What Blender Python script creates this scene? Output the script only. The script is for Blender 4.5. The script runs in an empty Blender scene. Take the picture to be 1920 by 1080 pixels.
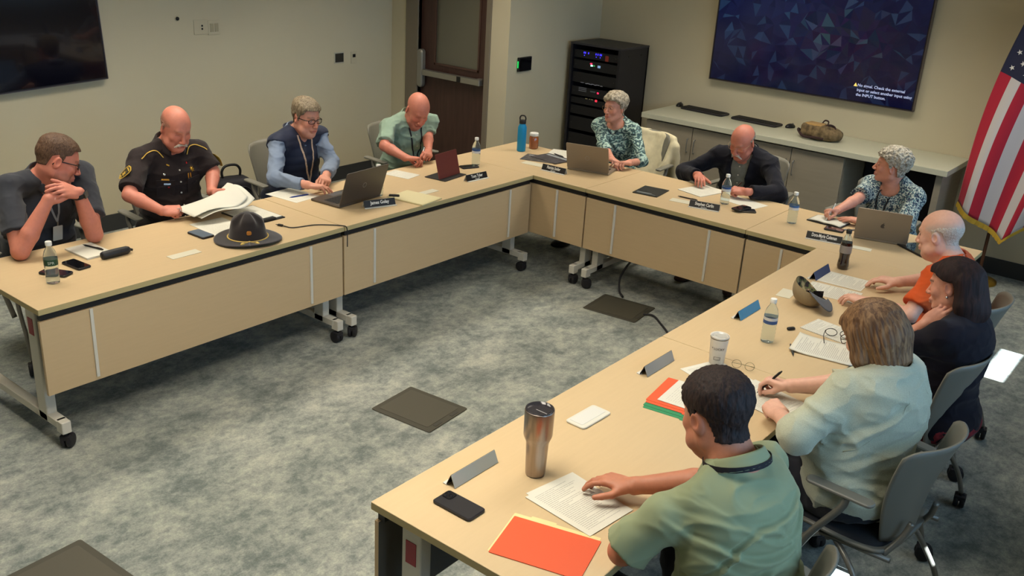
import bpy, math, random
import numpy as np
from mathutils import Vector, Matrix

SC = bpy.context.scene
COL = SC.collection
rad = math.radians

# ------------------------------------------------------------------ camera
cam_d = bpy.data.cameras.new('camera')
cam_d.sensor_width = 36.0
cam_d.lens = 1794.13 * 36.0 / 1920.0
cam_d.clip_start = 0.05
cam = bpy.data.objects.new('camera', cam_d)
cam.location = (4.065, -5.467, 2.523)
cam.rotation_euler = (rad(68.475), rad(-3.217), rad(38.809))
COL.objects.link(cam)
SC.camera = cam

# ------------------------------------------------------------------ world, light, exposure
SC.view_settings.view_transform = 'Standard'
SC.view_settings.look = 'None'
SC.view_settings.gamma = 1.0
SC.view_settings.use_curve_mapping = False
SC.view_settings.exposure = -0.22
W = bpy.data.worlds.new('world'); SC.world = W; W.use_nodes = True
_b = W.node_tree.nodes['Background']
_b.inputs[0].default_value = (0.50, 0.62, 0.85, 1); _b.inputs[1].default_value = 1.0

def area(name, loc, rot, sx, sy, power, color, spread=180):
    l = bpy.data.lights.new(name, 'AREA'); l.shape = 'RECTANGLE'; l.size = sx; l.size_y = sy
    l.energy = power; l.color = color; l.spread = rad(spread)
    o = bpy.data.objects.new(name, l); o.location = loc; o.rotation_euler = rot
    COL.objects.link(o); return o
WARM = (1.0, 0.92, 0.78)
CEIL = 2.80
# ceiling panels (their glow is the panels' own light), daylight at the east windows
PANELS = [((-1.15, -3.4), 0.6, 1.2, 21), ((-1.15, -1.7), 0.6, 1.2, 21), ((-1.15, 0.1), 0.6, 1.2, 19), ((0.55, 1.25), 1.2, 0.6, 19),
          ((2.15, 1.25), 1.2, 0.6, 19), ((2.15, -1.5), 0.6, 1.2, 20), ((2.15, -3.6), 0.6, 1.2, 24), ((0.95, -3.7), 1.2, 0.6, 30)]
for (px_, py_), sx_, sy_, pw_ in PANELS:
    area('panel_light', (px_, py_, CEIL - 0.035), (0, 0, 0), sx_, sy_, pw_, WARM, 160 if pw_ == 30 else 118)
for wy_, wp_ in ((-3.3, 20), (-1.0, 18), (1.1, 13)):
    area('daylight', (4.73, wy_, 1.68), (0, rad(90), 0), 1.0, 1.7, wp_, (0.40, 0.68, 1.0), 120)
_s = bpy.data.lights.new('sun', 'SUN'); _s.energy = 55; _s.angle = rad(0.5); _s.color = (0.85, 0.95, 1.0)
sun = bpy.data.objects.new('sun', _s)
sun.rotation_euler = Vector((1, 0, math.tan(rad(36)))).to_track_quat('Z', 'Y').to_euler()
COL.objects.link(sun)

# ------------------------------------------------------------------ helpers: colour, material
def lin(c):
    return tuple(((v / 255.0) / 12.92 if v / 255.0 <= 0.04045 else ((v / 255.0 + 0.055) / 1.055) ** 2.4) for v in c)
def col4(c):
    return (*lin(c), 1.0) if max(c) > 1.0 else (*c, 1.0)
MATS = {}
def mat(name, c=(128, 128, 128), rough=0.5, metal=0.0, spec=0.5, sheen=0.0, bump=None, var=None, attr=None,
        trans=0.0, ior=1.45, emit=None, estr=0.0, coat=0.0, sss=0.0, alpha=1.0):
    """procedural material. bump=(scale, strength, stretch xyz); var=(scale, amount, stretch)"""
    if name in MATS: return MATS[name]
    m = bpy.data.materials.new(name); m.use_nodes = True; MATS[name] = m
    nt = m.node_tree; b = nt.nodes['Principled BSDF']
    b.inputs['Base Color'].default_value = col4(c); b.inputs['Roughness'].default_value = rough
    b.inputs['Metallic'].default_value = metal; b.inputs['Specular IOR Level'].default_value = spec
    b.inputs['Transmission Weight'].default_value = trans; b.inputs['IOR'].default_value = ior
    b.inputs['Coat Weight'].default_value = coat; b.inputs['Sheen Weight'].default_value = sheen
    b.inputs['Alpha'].default_value = alpha
    if sss:
        b.inputs['Subsurface Weight'].default_value = sss; b.inputs['Subsurface Scale'].default_value = 0.01
        b.inputs['Subsurface Radius'].default_value = (1.0, 0.35, 0.2)
    if emit is not None:
        b.inputs['Emission Color'].default_value = col4(emit); b.inputs['Emission Strength'].default_value = estr
    tc = None
    def coord(stretch):
        nonlocal tc
        if tc is None: tc = nt.nodes.new('ShaderNodeTexCoord')
        mp = nt.nodes.new('ShaderNodeMapping'); mp.inputs['Scale'].default_value = stretch
        nt.links.new(tc.outputs['Object'], mp.inputs[0]); return mp.outputs[0]
    src = None
    if attr:
        a = nt.nodes.new('ShaderNodeAttribute'); a.attribute_name = attr; src = a.outputs['Color']
        nt.links.new(src, b.inputs['Base Color'])
    if var:
        n = nt.nodes.new('ShaderNodeTexNoise'); n.inputs['Scale'].default_value = var[0]; n.inputs['Detail'].default_value = 4
        nt.links.new(coord(var[2] if len(var) > 2 else (1, 1, 1)), n.inputs[0])
        r = nt.nodes.new('ShaderNodeMapRange'); r.inputs['From Min'].default_value = 0.3; r.inputs['From Max'].default_value = 0.7
        r.inputs['To Min'].default_value = 1 - var[1]; r.inputs['To Max'].default_value = 1 + var[1]
        nt.links.new(n.outputs['Fac'], r.inputs[0])
        mx = nt.nodes.new('ShaderNodeVectorMath'); mx.operation = 'SCALE'
        if src is not None: nt.links.new(src, mx.inputs[0])
        else: mx.inputs[0].default_value = col4(c)[:3]
        nt.links.new(r.outputs[0], mx.inputs['Scale']); nt.links.new(mx.outputs[0], b.inputs['Base Color'])
    if bump:
        n = nt.nodes.new('ShaderNodeTexNoise'); n.inputs['Scale'].default_value = bump[0]; n.inputs['Detail'].default_value = 3
        nt.links.new(coord(bump[2] if len(bump) > 2 else (1, 1, 1)), n.inputs[0])
        bp = nt.nodes.new('ShaderNodeBump'); bp.inputs['Strength'].default_value = bump[1]; bp.inputs['Distance'].default_value = 0.002
        nt.links.new(n.outputs['Fac'], bp.inputs['Height']); nt.links.new(bp.outputs[0], b.inputs['Normal'])
    return m

# ------------------------------------------------------------------ helpers: things and parts
def T(o, label=None, cat=None, group=None, kind=None):
    if label: o['label'] = label
    if cat: o['category'] = cat
    if group: o['group'] = group
    if kind: o['kind'] = kind
    return o
def thing(name, loc, rz, label, cat, group=None):
    o = bpy.data.objects.new(name, None); o.location = loc; o.rotation_euler = (0, 0, rz)
    o.empty_display_size = 0.1
    COL.objects.link(o); return T(o, label, cat, group)
def link(name, me, m, parent=None, smooth=False, loc=None):
    if m is not None:
        me.materials.clear()
        for q in (m if isinstance(m, (list, tuple)) else [m]): me.materials.append(q)
    if smooth:
        me.polygons.foreach_set('use_smooth', np.ones(len(me.polygons), bool))
    o = bpy.data.objects.new(name, me); COL.objects.link(o)
    if parent is not None: o.parent = parent
    if loc is not None: o.location = loc
    return o
def copy_tree(o, parent=None):
    c = o.copy(); COL.objects.link(c)
    if parent is not None: c.parent = parent
    for ch in list(o.children): copy_tree(ch, c)
    return c

class MB:
    """collects faces, built as one mesh"""
    def __init__(s): s.v = []; s.f = []; s.mi = []; s.sm = []
    def add(s, vs, fs, mi=0, M=None, sm=False):
        b = len(s.v)
        for v in vs: s.v.append(tuple(M @ Vector(v)) if M is not None else tuple(v))
        for f in fs: s.f.append([b + i for i in f]); s.mi.append(mi); s.sm.append(sm)
        return s
    def box(s, c, d, r=0.0, M=None, mi=0):
        x, y, z = d[0] / 2, d[1] / 2, d[2] / 2
        if r <= 0:
            vs = [(c[0] + a * x, c[1] + b * y, c[2] + e * z) for a in (-1, 1) for b in (-1, 1) for e in (-1, 1)]
            fs = [(0, 1, 3, 2), (4, 6, 7, 5), (0, 4, 5, 1), (2, 3, 7, 6), (0, 2, 6, 4), (1, 5, 7, 3)]
            return s.add(vs, fs, mi, M)
        # vertical corners rounded + chamfer on top and bottom
        r = min(r, x, y, z * 0.98); n = 3
        ring = []
        for cx, cy, a0 in ((x - r, y - r, 0), (-x + r, y - r, 90), (-x + r, -y + r, 180), (x - r, -y + r, 270)):
            for i in range(n + 1):
                a = rad(a0 + 90 * i / n); ring.append((cx, cy, math.cos(a), math.sin(a)))
        lv = [(-z, r * 0.6), (-z + r * 0.4, 0), (z - r * 0.4, 0), (z, r * 0.6)]
        vs = []; N = len(ring)
        for zz, ins in lv:
            for cx, cy, ca, sa in ring: vs.append((c[0] + cx + ca * (r - ins), c[1] + cy + sa * (r - ins), c[2] + zz))
        fs = [[i for i in range(N)][::-1], [3 * N + i for i in range(N)]]
        for k in range(3):
            for i in range(N): j = (i + 1) % N; fs.append([k * N + i, k * N + j, (k + 1) * N + j, (k + 1) * N + i])
        return s.add(vs, fs, mi, M)
    def rbox(s, c, d, r, edge=0.002, M=None, mi=0, n=5):
        """slab with rounded plan corners of radius r, small edge chamfer"""
        x, y, z = d[0] / 2, d[1] / 2, d[2] / 2; ring = []
        for cx, cy, a0 in ((x - r, y - r, 0), (-x + r, y - r, 90), (-x + r, -y + r, 180), (x - r, -y + r, 270)):
            for i in range(n + 1):
                a = rad(a0 + 90 * i / n); ring.append((cx, cy, math.cos(a), math.sin(a)))
        e = min(edge, z * 0.9)
        vs = []; N = len(ring)
        for zz, ins in [(-z, e), (-z + e, 0), (z - e, 0), (z, e)]:
            for cx, cy, ca, sa in ring: vs.append((c[0] + cx + ca * (r - ins), c[1] + cy + sa * (r - ins), c[2] + zz))
        fs = [[i for i in range(N)][::-1], [3 * N + i for i in range(N)]]
        for k in range(3):
            for i in range(N): j = (i + 1) % N; fs.append([k * N + i, k * N + j, (k + 1) * N + j, (k + 1) * N + i])
        return s.add(vs, fs, mi, M)
    def lathe(s, prof, seg=28, c=(0, 0, 0), M=None, mi=0, cap=True):
        vs = []; fs = []
        for r, z in prof:
            for i in range(seg):
                a = 2 * math.pi * i / seg; vs.append((c[0] + r * math.cos(a), c[1] + r * math.sin(a), c[2] + z))
        for k in range(len(prof) - 1):
            for i in range(seg): j = (i + 1) % seg; fs.append([k * seg + i, k * seg + j, (k + 1) * seg + j, (k + 1) * seg + i])
        s.add(vs, fs, mi, M, True)
        if cap:
            s.add(vs[:seg], [list(range(seg))[::-1]], mi, M); s.add(vs[-seg:], [list(range(seg))], mi, M)
        return s
    def tube(s, pts, r, seg=10, mi=0, M=None, closed=False, rs=None):
        pts = [Vector(p) for p in pts]; n = len(pts); vs = []; fs = []; prev = None
        for i, p in enumerate(pts):
            if closed: t = pts[(i + 1) % n] - pts[i - 1]
            else: t = pts[min(i + 1, n - 1)] - pts[max(i - 1, 0)]
            t.normalize()
            if prev is None:
                a = Vector((0, 0, 1)) if abs(t.z) < 0.9 else Vector((1, 0, 0)); u = t.cross(a).normalized()
            else:
                u = (prev - t * prev.dot(t)).normalized()
            prev = u; w = t.cross(u); rr = rs[i] if rs else r
            for k in range(seg):
                a = 2 * math.pi * k / seg; vs.append(p + u * (rr * math.cos(a)) + w * (rr * math.sin(a)))
        m = n if closed else n - 1
        for i in range(m):
            j = (i + 1) % n
            for k in range(seg): l = (k + 1) % seg; fs.append([i * seg + k, i * seg + l, j * seg + l, j * seg + k])
        if not closed: fs.append(list(range(seg))[::-1]); fs.append([(n - 1) * seg + k for k in range(seg)])
        return s.add(vs, fs, mi, M, True)
    def grid(s, fn, nu, nv, thick=0.0, mi=0, nrm=None, M=None, sm=True):
        """surface fn(u,v) for u,v in 0..1; thick>0 gives it a second side along nrm(u,v) or numeric normal"""
        P = [[Vector(fn(i / nu, j / nv)) for j in range(nv + 1)] for i in range(nu + 1)]
        def nn(i, j):
            a = P[min(i + 1, nu)][j] - P[max(i - 1, 0)][j]; b = P[i][min(j + 1, nv)] - P[i][max(j - 1, 0)]
            c = a.cross(b); return c.normalized() if c.length > 1e-12 else Vector((0, 0, 1))
        vs = [P[i][j] for i in range(nu + 1) for j in range(nv + 1)]; w = nv + 1
        fs = [[i * w + j, (i + 1) * w + j, (i + 1) * w + j + 1, i * w + j + 1] for i in range(nu) for j in range(nv)]
        if thick:
            b = len(vs); vs = vs + [P[i][j] - nn(i, j) * thick for i in range(nu + 1) for j in range(nv + 1)]
            fs = fs + [[b + q for q in f[::-1]] for f in fs]
            rim = [i * w for i in range(nu + 1)] + [nu * w + j for j in range(1, nv + 1)] + [i * w + nv for i in range(nu - 1, -1, -1)] + [j for j in range(nv - 1, 0, -1)]
            for q in range(len(rim)):
                x, y = rim[q], rim[(q + 1) % len(rim)]; fs.append([y, x, b + x, b + y])
        return s.add(vs, fs, mi, M, sm)
    def prism(s, poly, z0, z1, M=None, mi=0):
        n = len(poly); vs = [(x, y, z0) for x, y in poly] + [(x, y, z1) for x, y in poly]
        fs = [list(range(n))[::-1], [n + i for i in range(n)]] + [[i, (i + 1) % n, n + (i + 1) % n, n + i] for i in range(n)]
        return s.add(vs, fs, mi, M)
    def mesh(s, name):
        me = bpy.data.meshes.new(name); me.from_pydata(s.v, [], s.f)
        me.polygons.foreach_set('material_index', s.mi); me.polygons.foreach_set('use_smooth', s.sm)
        me.update(); return me
    def build(s, name, m, parent=None, loc=None, rot=None):
        me = s.mesh(name)
        for q in (m if isinstance(m, (list, tuple)) else [m]): me.materials.append(q)
        o = bpy.data.objects.new(name, me); COL.objects.link(o)
        if parent is not None: o.parent = parent
        if loc is not None: o.location = loc
        if rot is not None: o.rotation_euler = rot
        return o
def Mt(loc=(0, 0, 0), rz=0, rx=0, ry=0):
    return Matrix.Translation(loc) @ Matrix.Rotation(rz, 4, 'Z') @ Matrix.Rotation(ry, 4, 'Y') @ Matrix.Rotation(rx, 4, 'X')
def text_mesh(body, size, mtl, parent, loc, rot, name='lettering', align='CENTER', ext=0.0004, weight=0.0, sx=1.0):
    cu = bpy.data.curves.new('text', 'FONT'); cu.body = body; cu.size = size; cu.align_x = align; cu.align_y = 'CENTER'
    cu.extrude = ext; cu.resolution_u = 3; cu.offset = weight; cu.space_line = 0.95
    o = bpy.data.objects.new('text', cu); COL.objects.link(o)
    bpy.context.view_layer.update()
    me = bpy.data.meshes.new_from_object(o.evaluated_get(bpy.context.evaluated_depsgraph_get()))
    bpy.data.objects.remove(o); me.materials.clear(); me.materials.append(mtl)
    q = bpy.data.objects.new(name, me); COL.objects.link(q); q.parent = parent
    q.location = loc; q.rotation_euler = rot; q.scale = (sx, 1, 1)
    return q
def bez(pts, n=8):
    """Catmull-Rom through points"""
    P = [Vector(p) for p in pts]; P = [P[0] * 2 - P[1]] + P + [P[-1] * 2 - P[-2]]; out = []
    for i in range(1, len(P) - 2):
        for k in range(n):
            t = k / n; a, b, c, d = P[i - 1], P[i], P[i + 1], P[i + 2]
            out.append(0.5 * ((2 * b) + (c - a) * t + (2 * a - 5 * b + 4 * c - d) * t * t + (3 * b - a - 3 * c + d) * t ** 3))
    out.append(P[-2]); return out
# ================================================================== the room
XL, YD, XA, YB, XR, YS = -2.80, 1.305, -1.34, 2.75, 4.80, -6.30

def wall_paint(name, c):
    return mat(name, c, rough=0.85, spec=0.2, bump=(240, 0.12), var=(1.2, 0.03))
PAINT = wall_paint('painted plaster', (202, 194, 168))
def carpet_mat():
    m = bpy.data.materials.new('mottled carpet'); m.use_nodes = True; nt = m.node_tree; b = nt.nodes['Principled BSDF']
    b.inputs['Roughness'].default_value = 0.95; b.inputs['Specular IOR Level'].default_value = 0.1; b.inputs['Sheen Weight'].default_value = 0.15
    tc = nt.nodes.new('ShaderNodeTexCoord'); L = nt.links.new
    def noise(scale, detail, stretch, rough=0.6, dist=0.0):
        mp = nt.nodes.new('ShaderNodeMapping'); mp.inputs['Scale'].default_value = stretch; mp.inputs['Rotation'].default_value = (0, 0, rad(12))
        L(tc.outputs['Object'], mp.inputs[0]); n = nt.nodes.new('ShaderNodeTexNoise'); n.inputs['Scale'].default_value = scale
        n.inputs['Detail'].default_value = detail; n.inputs['Roughness'].default_value = rough; n.inputs['Distortion'].default_value = dist
        L(mp.outputs[0], n.inputs[0]); return n.outputs['Fac']
    n1 = noise(3.4, 15, (1.15, 0.9, 1), 0.78, 0.15); n2 = noise(16.0, 12, (1.2, 0.85, 1), 0.85); n3 = noise(0.8, 3, (1, 1, 1))
    mx = nt.nodes.new('ShaderNodeMix'); mx.inputs[0].default_value = 0.44; L(n1, mx.inputs[2]); L(n2, mx.inputs[3])
    cr = nt.nodes.new('ShaderNodeValToRGB'); e = cr.color_ramp.elements
    e[0].position = 0.37; e[0].color = col4((92, 99, 97)); e[1].position = 0.66; e[1].color = col4((204, 203, 188))
    q = e.new(0.45); q.color = col4((120, 127, 124)); q = e.new(0.51); q.color = col4((152, 156, 150)); q = e.new(0.57); q.color = col4((178, 180, 168))
    L(mx.outputs[0], cr.inputs[0])
    n4 = noise(120, 6, (1, 1, 1), .8); mr = nt.nodes.new('ShaderNodeMapRange'); mr.inputs['From Min'].default_value = .3; mr.inputs['From Max'].default_value = .7
    mr.inputs['To Min'].default_value = 0.78; mr.inputs['To Max'].default_value = 1.16
    L(n4, mr.inputs[0]); vm = nt.nodes.new('ShaderNodeVectorMath'); vm.operation = 'SCALE'; L(cr.outputs[0], vm.inputs[0]); L(mr.outputs[0], vm.inputs['Scale'])
    m2 = nt.nodes.new('ShaderNodeMix'); m2.data_type = 'RGBA'; m2.blend_type = 'MULTIPLY'
    mr2 = nt.nodes.new('ShaderNodeMapRange'); mr2.inputs['From Min'].default_value = .4; mr2.inputs['From Max'].default_value = .65; L(n3, mr2.inputs[0])
    L(mr2.outputs[0], m2.inputs[0]); L(vm.outputs[0], m2.inputs[6]); m2.inputs[7].default_value = (0.84, 0.87, 0.87, 1)
    L(m2.outputs[2], b.inputs['Base Color'])
    bp = nt.nodes.new('ShaderNodeBump'); bp.inputs['Strength'].default_value = 0.5; bp.inputs['Distance'].default_value = 0.004; L(n4, bp.inputs['Height']); L(bp.outputs[0], b.inputs['Normal'])
    return m
CARPET = carpet_mat()
T(MB().box(((XL + XR) / 2, (YS + YB) / 2, -0.05), (XR - XL + .6, YB - YS + .6, 0.1)).build('floor', CARPET), kind='structure')
T(MB().box(((XL + XR) / 2, (YS + YB) / 2, CEIL + 0.06), (XR - XL + .4, YB - YS + .4, 0.12)).build('ceiling', mat('ceiling tile', (214, 210, 196), rough=0.9, bump=(90, 0.3))), kind='structure')
T(MB().box((XL - 0.1, (YS + YB) / 2, CEIL / 2), (0.2, YB - YS + .2, CEIL)).build('wall_left', PAINT), kind='structure')
T(MB().box(((XA + XR) / 2, YB + 0.1, CEIL / 2), (XR - XA + .2, 0.2, CEIL)).build('wall_back', PAINT), kind='structure')
T(MB().box((XA - 0.1, (YD + .18 + YB) / 2, CEIL / 2), (0.2, YB - YD - .18, CEIL)).build('wall_alcove', PAINT), kind='structure')
# door wall, with its opening
DX0, DX1, DZ = -2.44, -1.60, 2.14
w = MB()
w.box(((XL + DX0) / 2, YD + 0.09, CEIL / 2), (DX0 - XL, 0.18, CEIL))
w.box(((DX1 + XA - .2) / 2 + .1, YD + 0.09, CEIL / 2), (XA - DX1, 0.18, CEIL))
w.box(((DX0 + DX1) / 2, YD + 0.09, (DZ + CEIL) / 2), (DX1 - DX0, 0.18, CEIL - DZ))
T(w.build('wall_door', PAINT), kind='structure')
T(MB().box(((XL + XR) / 2, YS - 0.1, CEIL / 2), (XR - XL + .4, 0.2, CEIL)).build('wall_front', PAINT), kind='structure')
# right wall with three windows
WZ0, WZ1 = 1.14, 2.20
WY = [(-4.2, -2.4), (-2.15, -0.05), (0.25, 1.95)]
w = MB(); ys = YS
for a, b in WY:
    w.box((XR + 0.1, (ys + a) / 2, CEIL / 2), (0.2, a - ys, CEIL)); w.box((XR + 0.1, (a + b) / 2, WZ0 / 2), (0.2, b - a, WZ0))
    w.box((XR + 0.1, (a + b) / 2, (WZ1 + CEIL) / 2), (0.2, b - a, CEIL - WZ1)); ys = b
w.box((XR + 0.1, (ys + YB) / 2, CEIL / 2), (0.2, YB - ys, CEIL))
T(w.build('wall_right', PAINT), kind='structure')
ALU = mat('grey aluminium', (150, 150, 146), rough=0.35, metal=0.8)
GLASS = mat('clear glass', (245, 250, 250), rough=0.02, alpha=0.06)
SHADE = mat('grey roller shade', (120, 122, 120), rough=0.9)
for i, (a, b) in enumerate(WY):
    o = thing('window_%d' % (i + 1), (XR + 0.1, (a + b) / 2, WZ0), 0, None, None); o['kind'] = 'structure'
    f = MB(); h = WZ1 - WZ0
    for y in (a + .02, b - .02): f.box((0, y - (a + b) / 2, h / 2), (0.06, 0.04, h))
    for z in (0.02, h - 0.02): f.box((0, 0, z), (0.06, b - a, 0.04))
    f.build('window_frame', ALU, o)
    MB().box((0.02, 0, h / 2), (0.006, b - a - .08, h - .08)).build('window_pane', GLASS, o)

BASE = mat('dark grey vinyl base', (52, 54, 56), rough=0.6)
def baseb(name, a, b, nx, ny):
    a = Vector((*a, 0)); b = Vector((*b, 0)); d = b - a; L = d.length; t = 0.012
    m = Matrix.Translation((a + b) / 2 + Vector((nx, ny, 0)) * t / 2) @ Matrix.Rotation(math.atan2(d.y, d.x), 4, 'Z')
    T(MB().box((0, 0, 0.066), (L, t, 0.132), 0.004, M=m).build(name, BASE), kind='structure')
baseb('baseboard_left', (XL, YS), (XL, YD), 1, 0); baseb('baseboard_back', (XA, YB), (XR, YB), 0, -1)
baseb('baseboard_alcove', (XA, YD), (XA, YB), 1, 0); baseb('baseboard_door', (DX1 + .06, YD), (XA, YD), 0, -1)
baseb('baseboard_right', (XR, YS), (XR, YB), -1, 0)
# door
FRAME = mat('taupe painted steel', (124, 115, 100), rough=0.5)
f = MB(); y0 = YD + .06
for x0, x1 in ((DX0 - .16, DX0), (DX1, DX1 + .055)):
    f.box(((x0 + x1) / 2, y0, DZ / 2), (x1 - x0, 0.15, DZ), 0.004)
f.box(((DX0 + DX1) / 2 - .05, y0, DZ + .03), (DX1 - DX0 + .21, 0.15, 0.06), 0.004)
T(f.build('trim_1', FRAME), kind='structure')
WOOD = mat('dark stained door veneer', (72, 50, 44), rough=0.45, var=(6, 0.16, (6, 6, 0.6)), bump=(40, 0.1, (6, 6, .5)))
d = thing('door_1', ((DX0 + DX1) / 2, YD + 0.06, 0.01), 0, None, None); d['kind'] = 'structure'
dw = DX1 - DX0; gz0, gz1 = 1.12, 1.98
f = MB(); yy = 0.0
f.box((0, yy, gz0 / 2), (dw, 0.045, gz0)); f.box((0, yy, (gz1 + DZ - .02) / 2), (dw, 0.045, DZ - .02 - gz1))
f.box((-dw / 2 + .09, yy, (gz0 + gz1) / 2), (0.18, 0.045, gz1 - gz0)); f.box((dw / 2 - .05, yy, (gz0 + gz1) / 2), (0.10, 0.045, gz1 - gz0))
f.build('door_leaf', WOOD, d)
f = MB(); gx0, gx1 = -dw / 2 + .18, dw / 2 - .10
for x in (gx0 + .008, gx1 - .008): f.box((x, -.026, (gz0 + gz1) / 2), (0.018, 0.012, gz1 - gz0 + .02))
for z in (gz0, gz1): f.box(((gx0 + gx1) / 2, -.026, z), (gx1 - gx0, 0.012, 0.018))
f.build('glazing_bead', mat('door bead', (84, 60, 52), rough=.4), d)
MB().box(((gx0 + gx1) / 2, 0, (gz0 + gz1) / 2), (gx1 - gx0, 0.012, gz1 - gz0)).build('window_pane', mat('frosted dark glass', (108, 106, 92), rough=0.35, spec=0.6), d)
f = MB(); SATIN = mat('satin steel', (168, 166, 158), rough=0.38, metal=0.85)
f.box((0.03, -.075, 1.03), (dw - .12, 0.055, 0.055), 0.008)
f.box((dw / 2 - .07, -.05, 1.03), (0.05, 0.07, 0.062), 0.006)
f.build('push_bar', SATIN, d)
MB().rbox((0, 0, 0), (0.075, 0.36, 0.06), 0.036, 0.012, M=Mt((-dw / 2 + .035, -.055, 1.06), 0, rad(90))).build('latch_case', mat('grey latch case', (150, 148, 140), rough=.35, metal=.5), d)
MB().box((0.14, -.1045, 1.03), (0.045, 0.004, 0.05)).build('bar_insert', mat('black plastic', (18, 18, 20), rough=0.4), d)
BLACK = MATS['black plastic']

# ceiling light panels
for ((px_, py_), sx_, sy_, pw_), wh_ in zip(PANELS, ('near end of the left table', 'sheriff and the brown hat', 'bald man in pale green', 'woman in the teal top', 'woman with curly white hair', 'camouflage cap', 'steel tumbler', 'open carpet at the near end')):
    o = thing('ceiling_light', (px_, py_, CEIL - 0.03), 0, 'flat ceiling light panel above the ' + wh_, 'ceiling light', 'ceiling light panels')
    f = MB()
    for q in (-1, 1):
        f.box((q * (sx_ / 2 + .015), 0, 0.012), (0.03, sy_ + .06, 0.03)); f.box((0, q * (sy_ / 2 + .015), 0.012), (sx_, 0.03, 0.03))
    f.build('frame', mat('white metal', (210, 208, 200), rough=.5), o)
    MB().box((0, 0, 0.02), (sx_, sy_, 0.01)).build('diffuser', mat('lit diffuser', (240, 230, 210), emit=(255, 225, 180), estr=1.5), o)

# roller shades in the windows; each stops short of the sill where the sun strip comes in
def shade(y0, y1, zb, label):
    o = thing('roller_shade', (XR - 0.032, (y0 + y1) / 2, WZ1), 0, label, 'roller shade')
    MB().box((0, 0, -(WZ1 - zb) / 2), (0.004, y1 - y0, WZ1 - zb)).build('fabric', SHADE, o)
    MB().box((0, 0, zb - WZ1), (0.016, y1 - y0, 0.03), 0.004).build('bottom_bar', ALU, o)
    MB().tube([(0, -(y1 - y0) / 2, 0.02), (0, (y1 - y0) / 2, 0.02)], 0.03).build('roller', ALU, o)
shade(-4.23, -2.37, WZ0 - .05, 'grey roller shade fully lowered over the window nearest the camera')
shade(-2.05, -1.88, 1.228, 'narrow grey roller shade stopping just above the sill of the middle window')
shade(-2.19, -2.05, WZ0 - .05, 'narrow grey roller shade fully lowered at the near side of the middle window')
shade(-1.88, -.02, WZ0 - .05, 'wide grey roller shade fully lowered over the middle window')
shade(0.22, .61, WZ0 - .05, 'narrow grey roller shade fully lowered at the near side of the far window')
shade(.61, 1.16, 1.228, 'grey roller shade stopping just above the sill of the far window')
shade(1.16, 1.98, WZ0 - .05, 'grey roller shade fully lowered at the far side of the far window')

# ================================================================== tables
def beech(name, c, horizontal):
    m = bpy.data.materials.new(name); m.use_nodes = True; nt = m.node_tree; b = nt.nodes['Principled BSDF']; L = nt.links.new
    b.inputs['Roughness'].default_value = 0.42; b.inputs['Specular IOR Level'].default_value = 0.35
    tc = nt.nodes.new('ShaderNodeTexCoord'); mp = nt.nodes.new('ShaderNodeMapping'); mp.inputs['Scale'].default_value = (1.2, 14, 14)
    L(tc.outputs['Object'], mp.inputs[0])
    n = nt.nodes.new('ShaderNodeTexNoise'); n.inputs['Scale'].default_value = 5; n.inputs['Detail'].default_value = 5; L(mp.outputs[0], n.inputs[0])
    r = nt.nodes.new('ShaderNodeMapRange'); r.inputs['From Min'].default_value = .3; r.inputs['From Max'].default_value = .7
    r.inputs['To Min'].default_value = 0.98; r.inputs['To Max'].default_value = 1.02; L(n.outputs['Fac'], r.inputs[0])
    v = nt.nodes.new('ShaderNodeVectorMath'); v.operation = 'SCALE'; v.inputs[0].default_value = col4(c)[:3]; L(r.outputs[0], v.inputs['Scale'])
    L(v.outputs[0], b.inputs['Base Color']); return m
BEECH = beech('pale beech laminate', (196, 172, 134), True)
BEECHP = beech('beech laminate panel', (196, 170, 132), True)
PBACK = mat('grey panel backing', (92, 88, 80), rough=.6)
EDGE = mat('beech edge band', (178, 162, 116), rough=0.5)
WHITE = mat('white powder coat', (206, 202, 190), rough=0.45)
DARK = mat('black powder coat', (24, 23, 24), rough=0.5)
RUB = mat('black rubber caster', (30, 29, 33), rough=0.6)
def add_caster(parent, x, y, rz, zt=0.10, name='caster'):
    f = MB(); m = Mt((x, y, 0), rz)
    for s_ in (-0.014, 0.014):
        f.lathe([(0.010, -.011), (0.030, -.011), (0.036, -.007), (0.038, 0.0), (0.036, .007), (0.030, .011), (0.010, .011)], 22, M=m @ Matrix.Translation((0.015, s_, 0.038)) @ Matrix.Rotation(rad(90), 4, 'X'))
    f.box((0.008, 0, 0.058), (0.05, 0.052, 0.026), 0.006, M=m)
    f.lathe([(0.008, 0.06), (0.008, zt)], 12, M=m)
    return f.build(name, RUB, parent)
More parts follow.
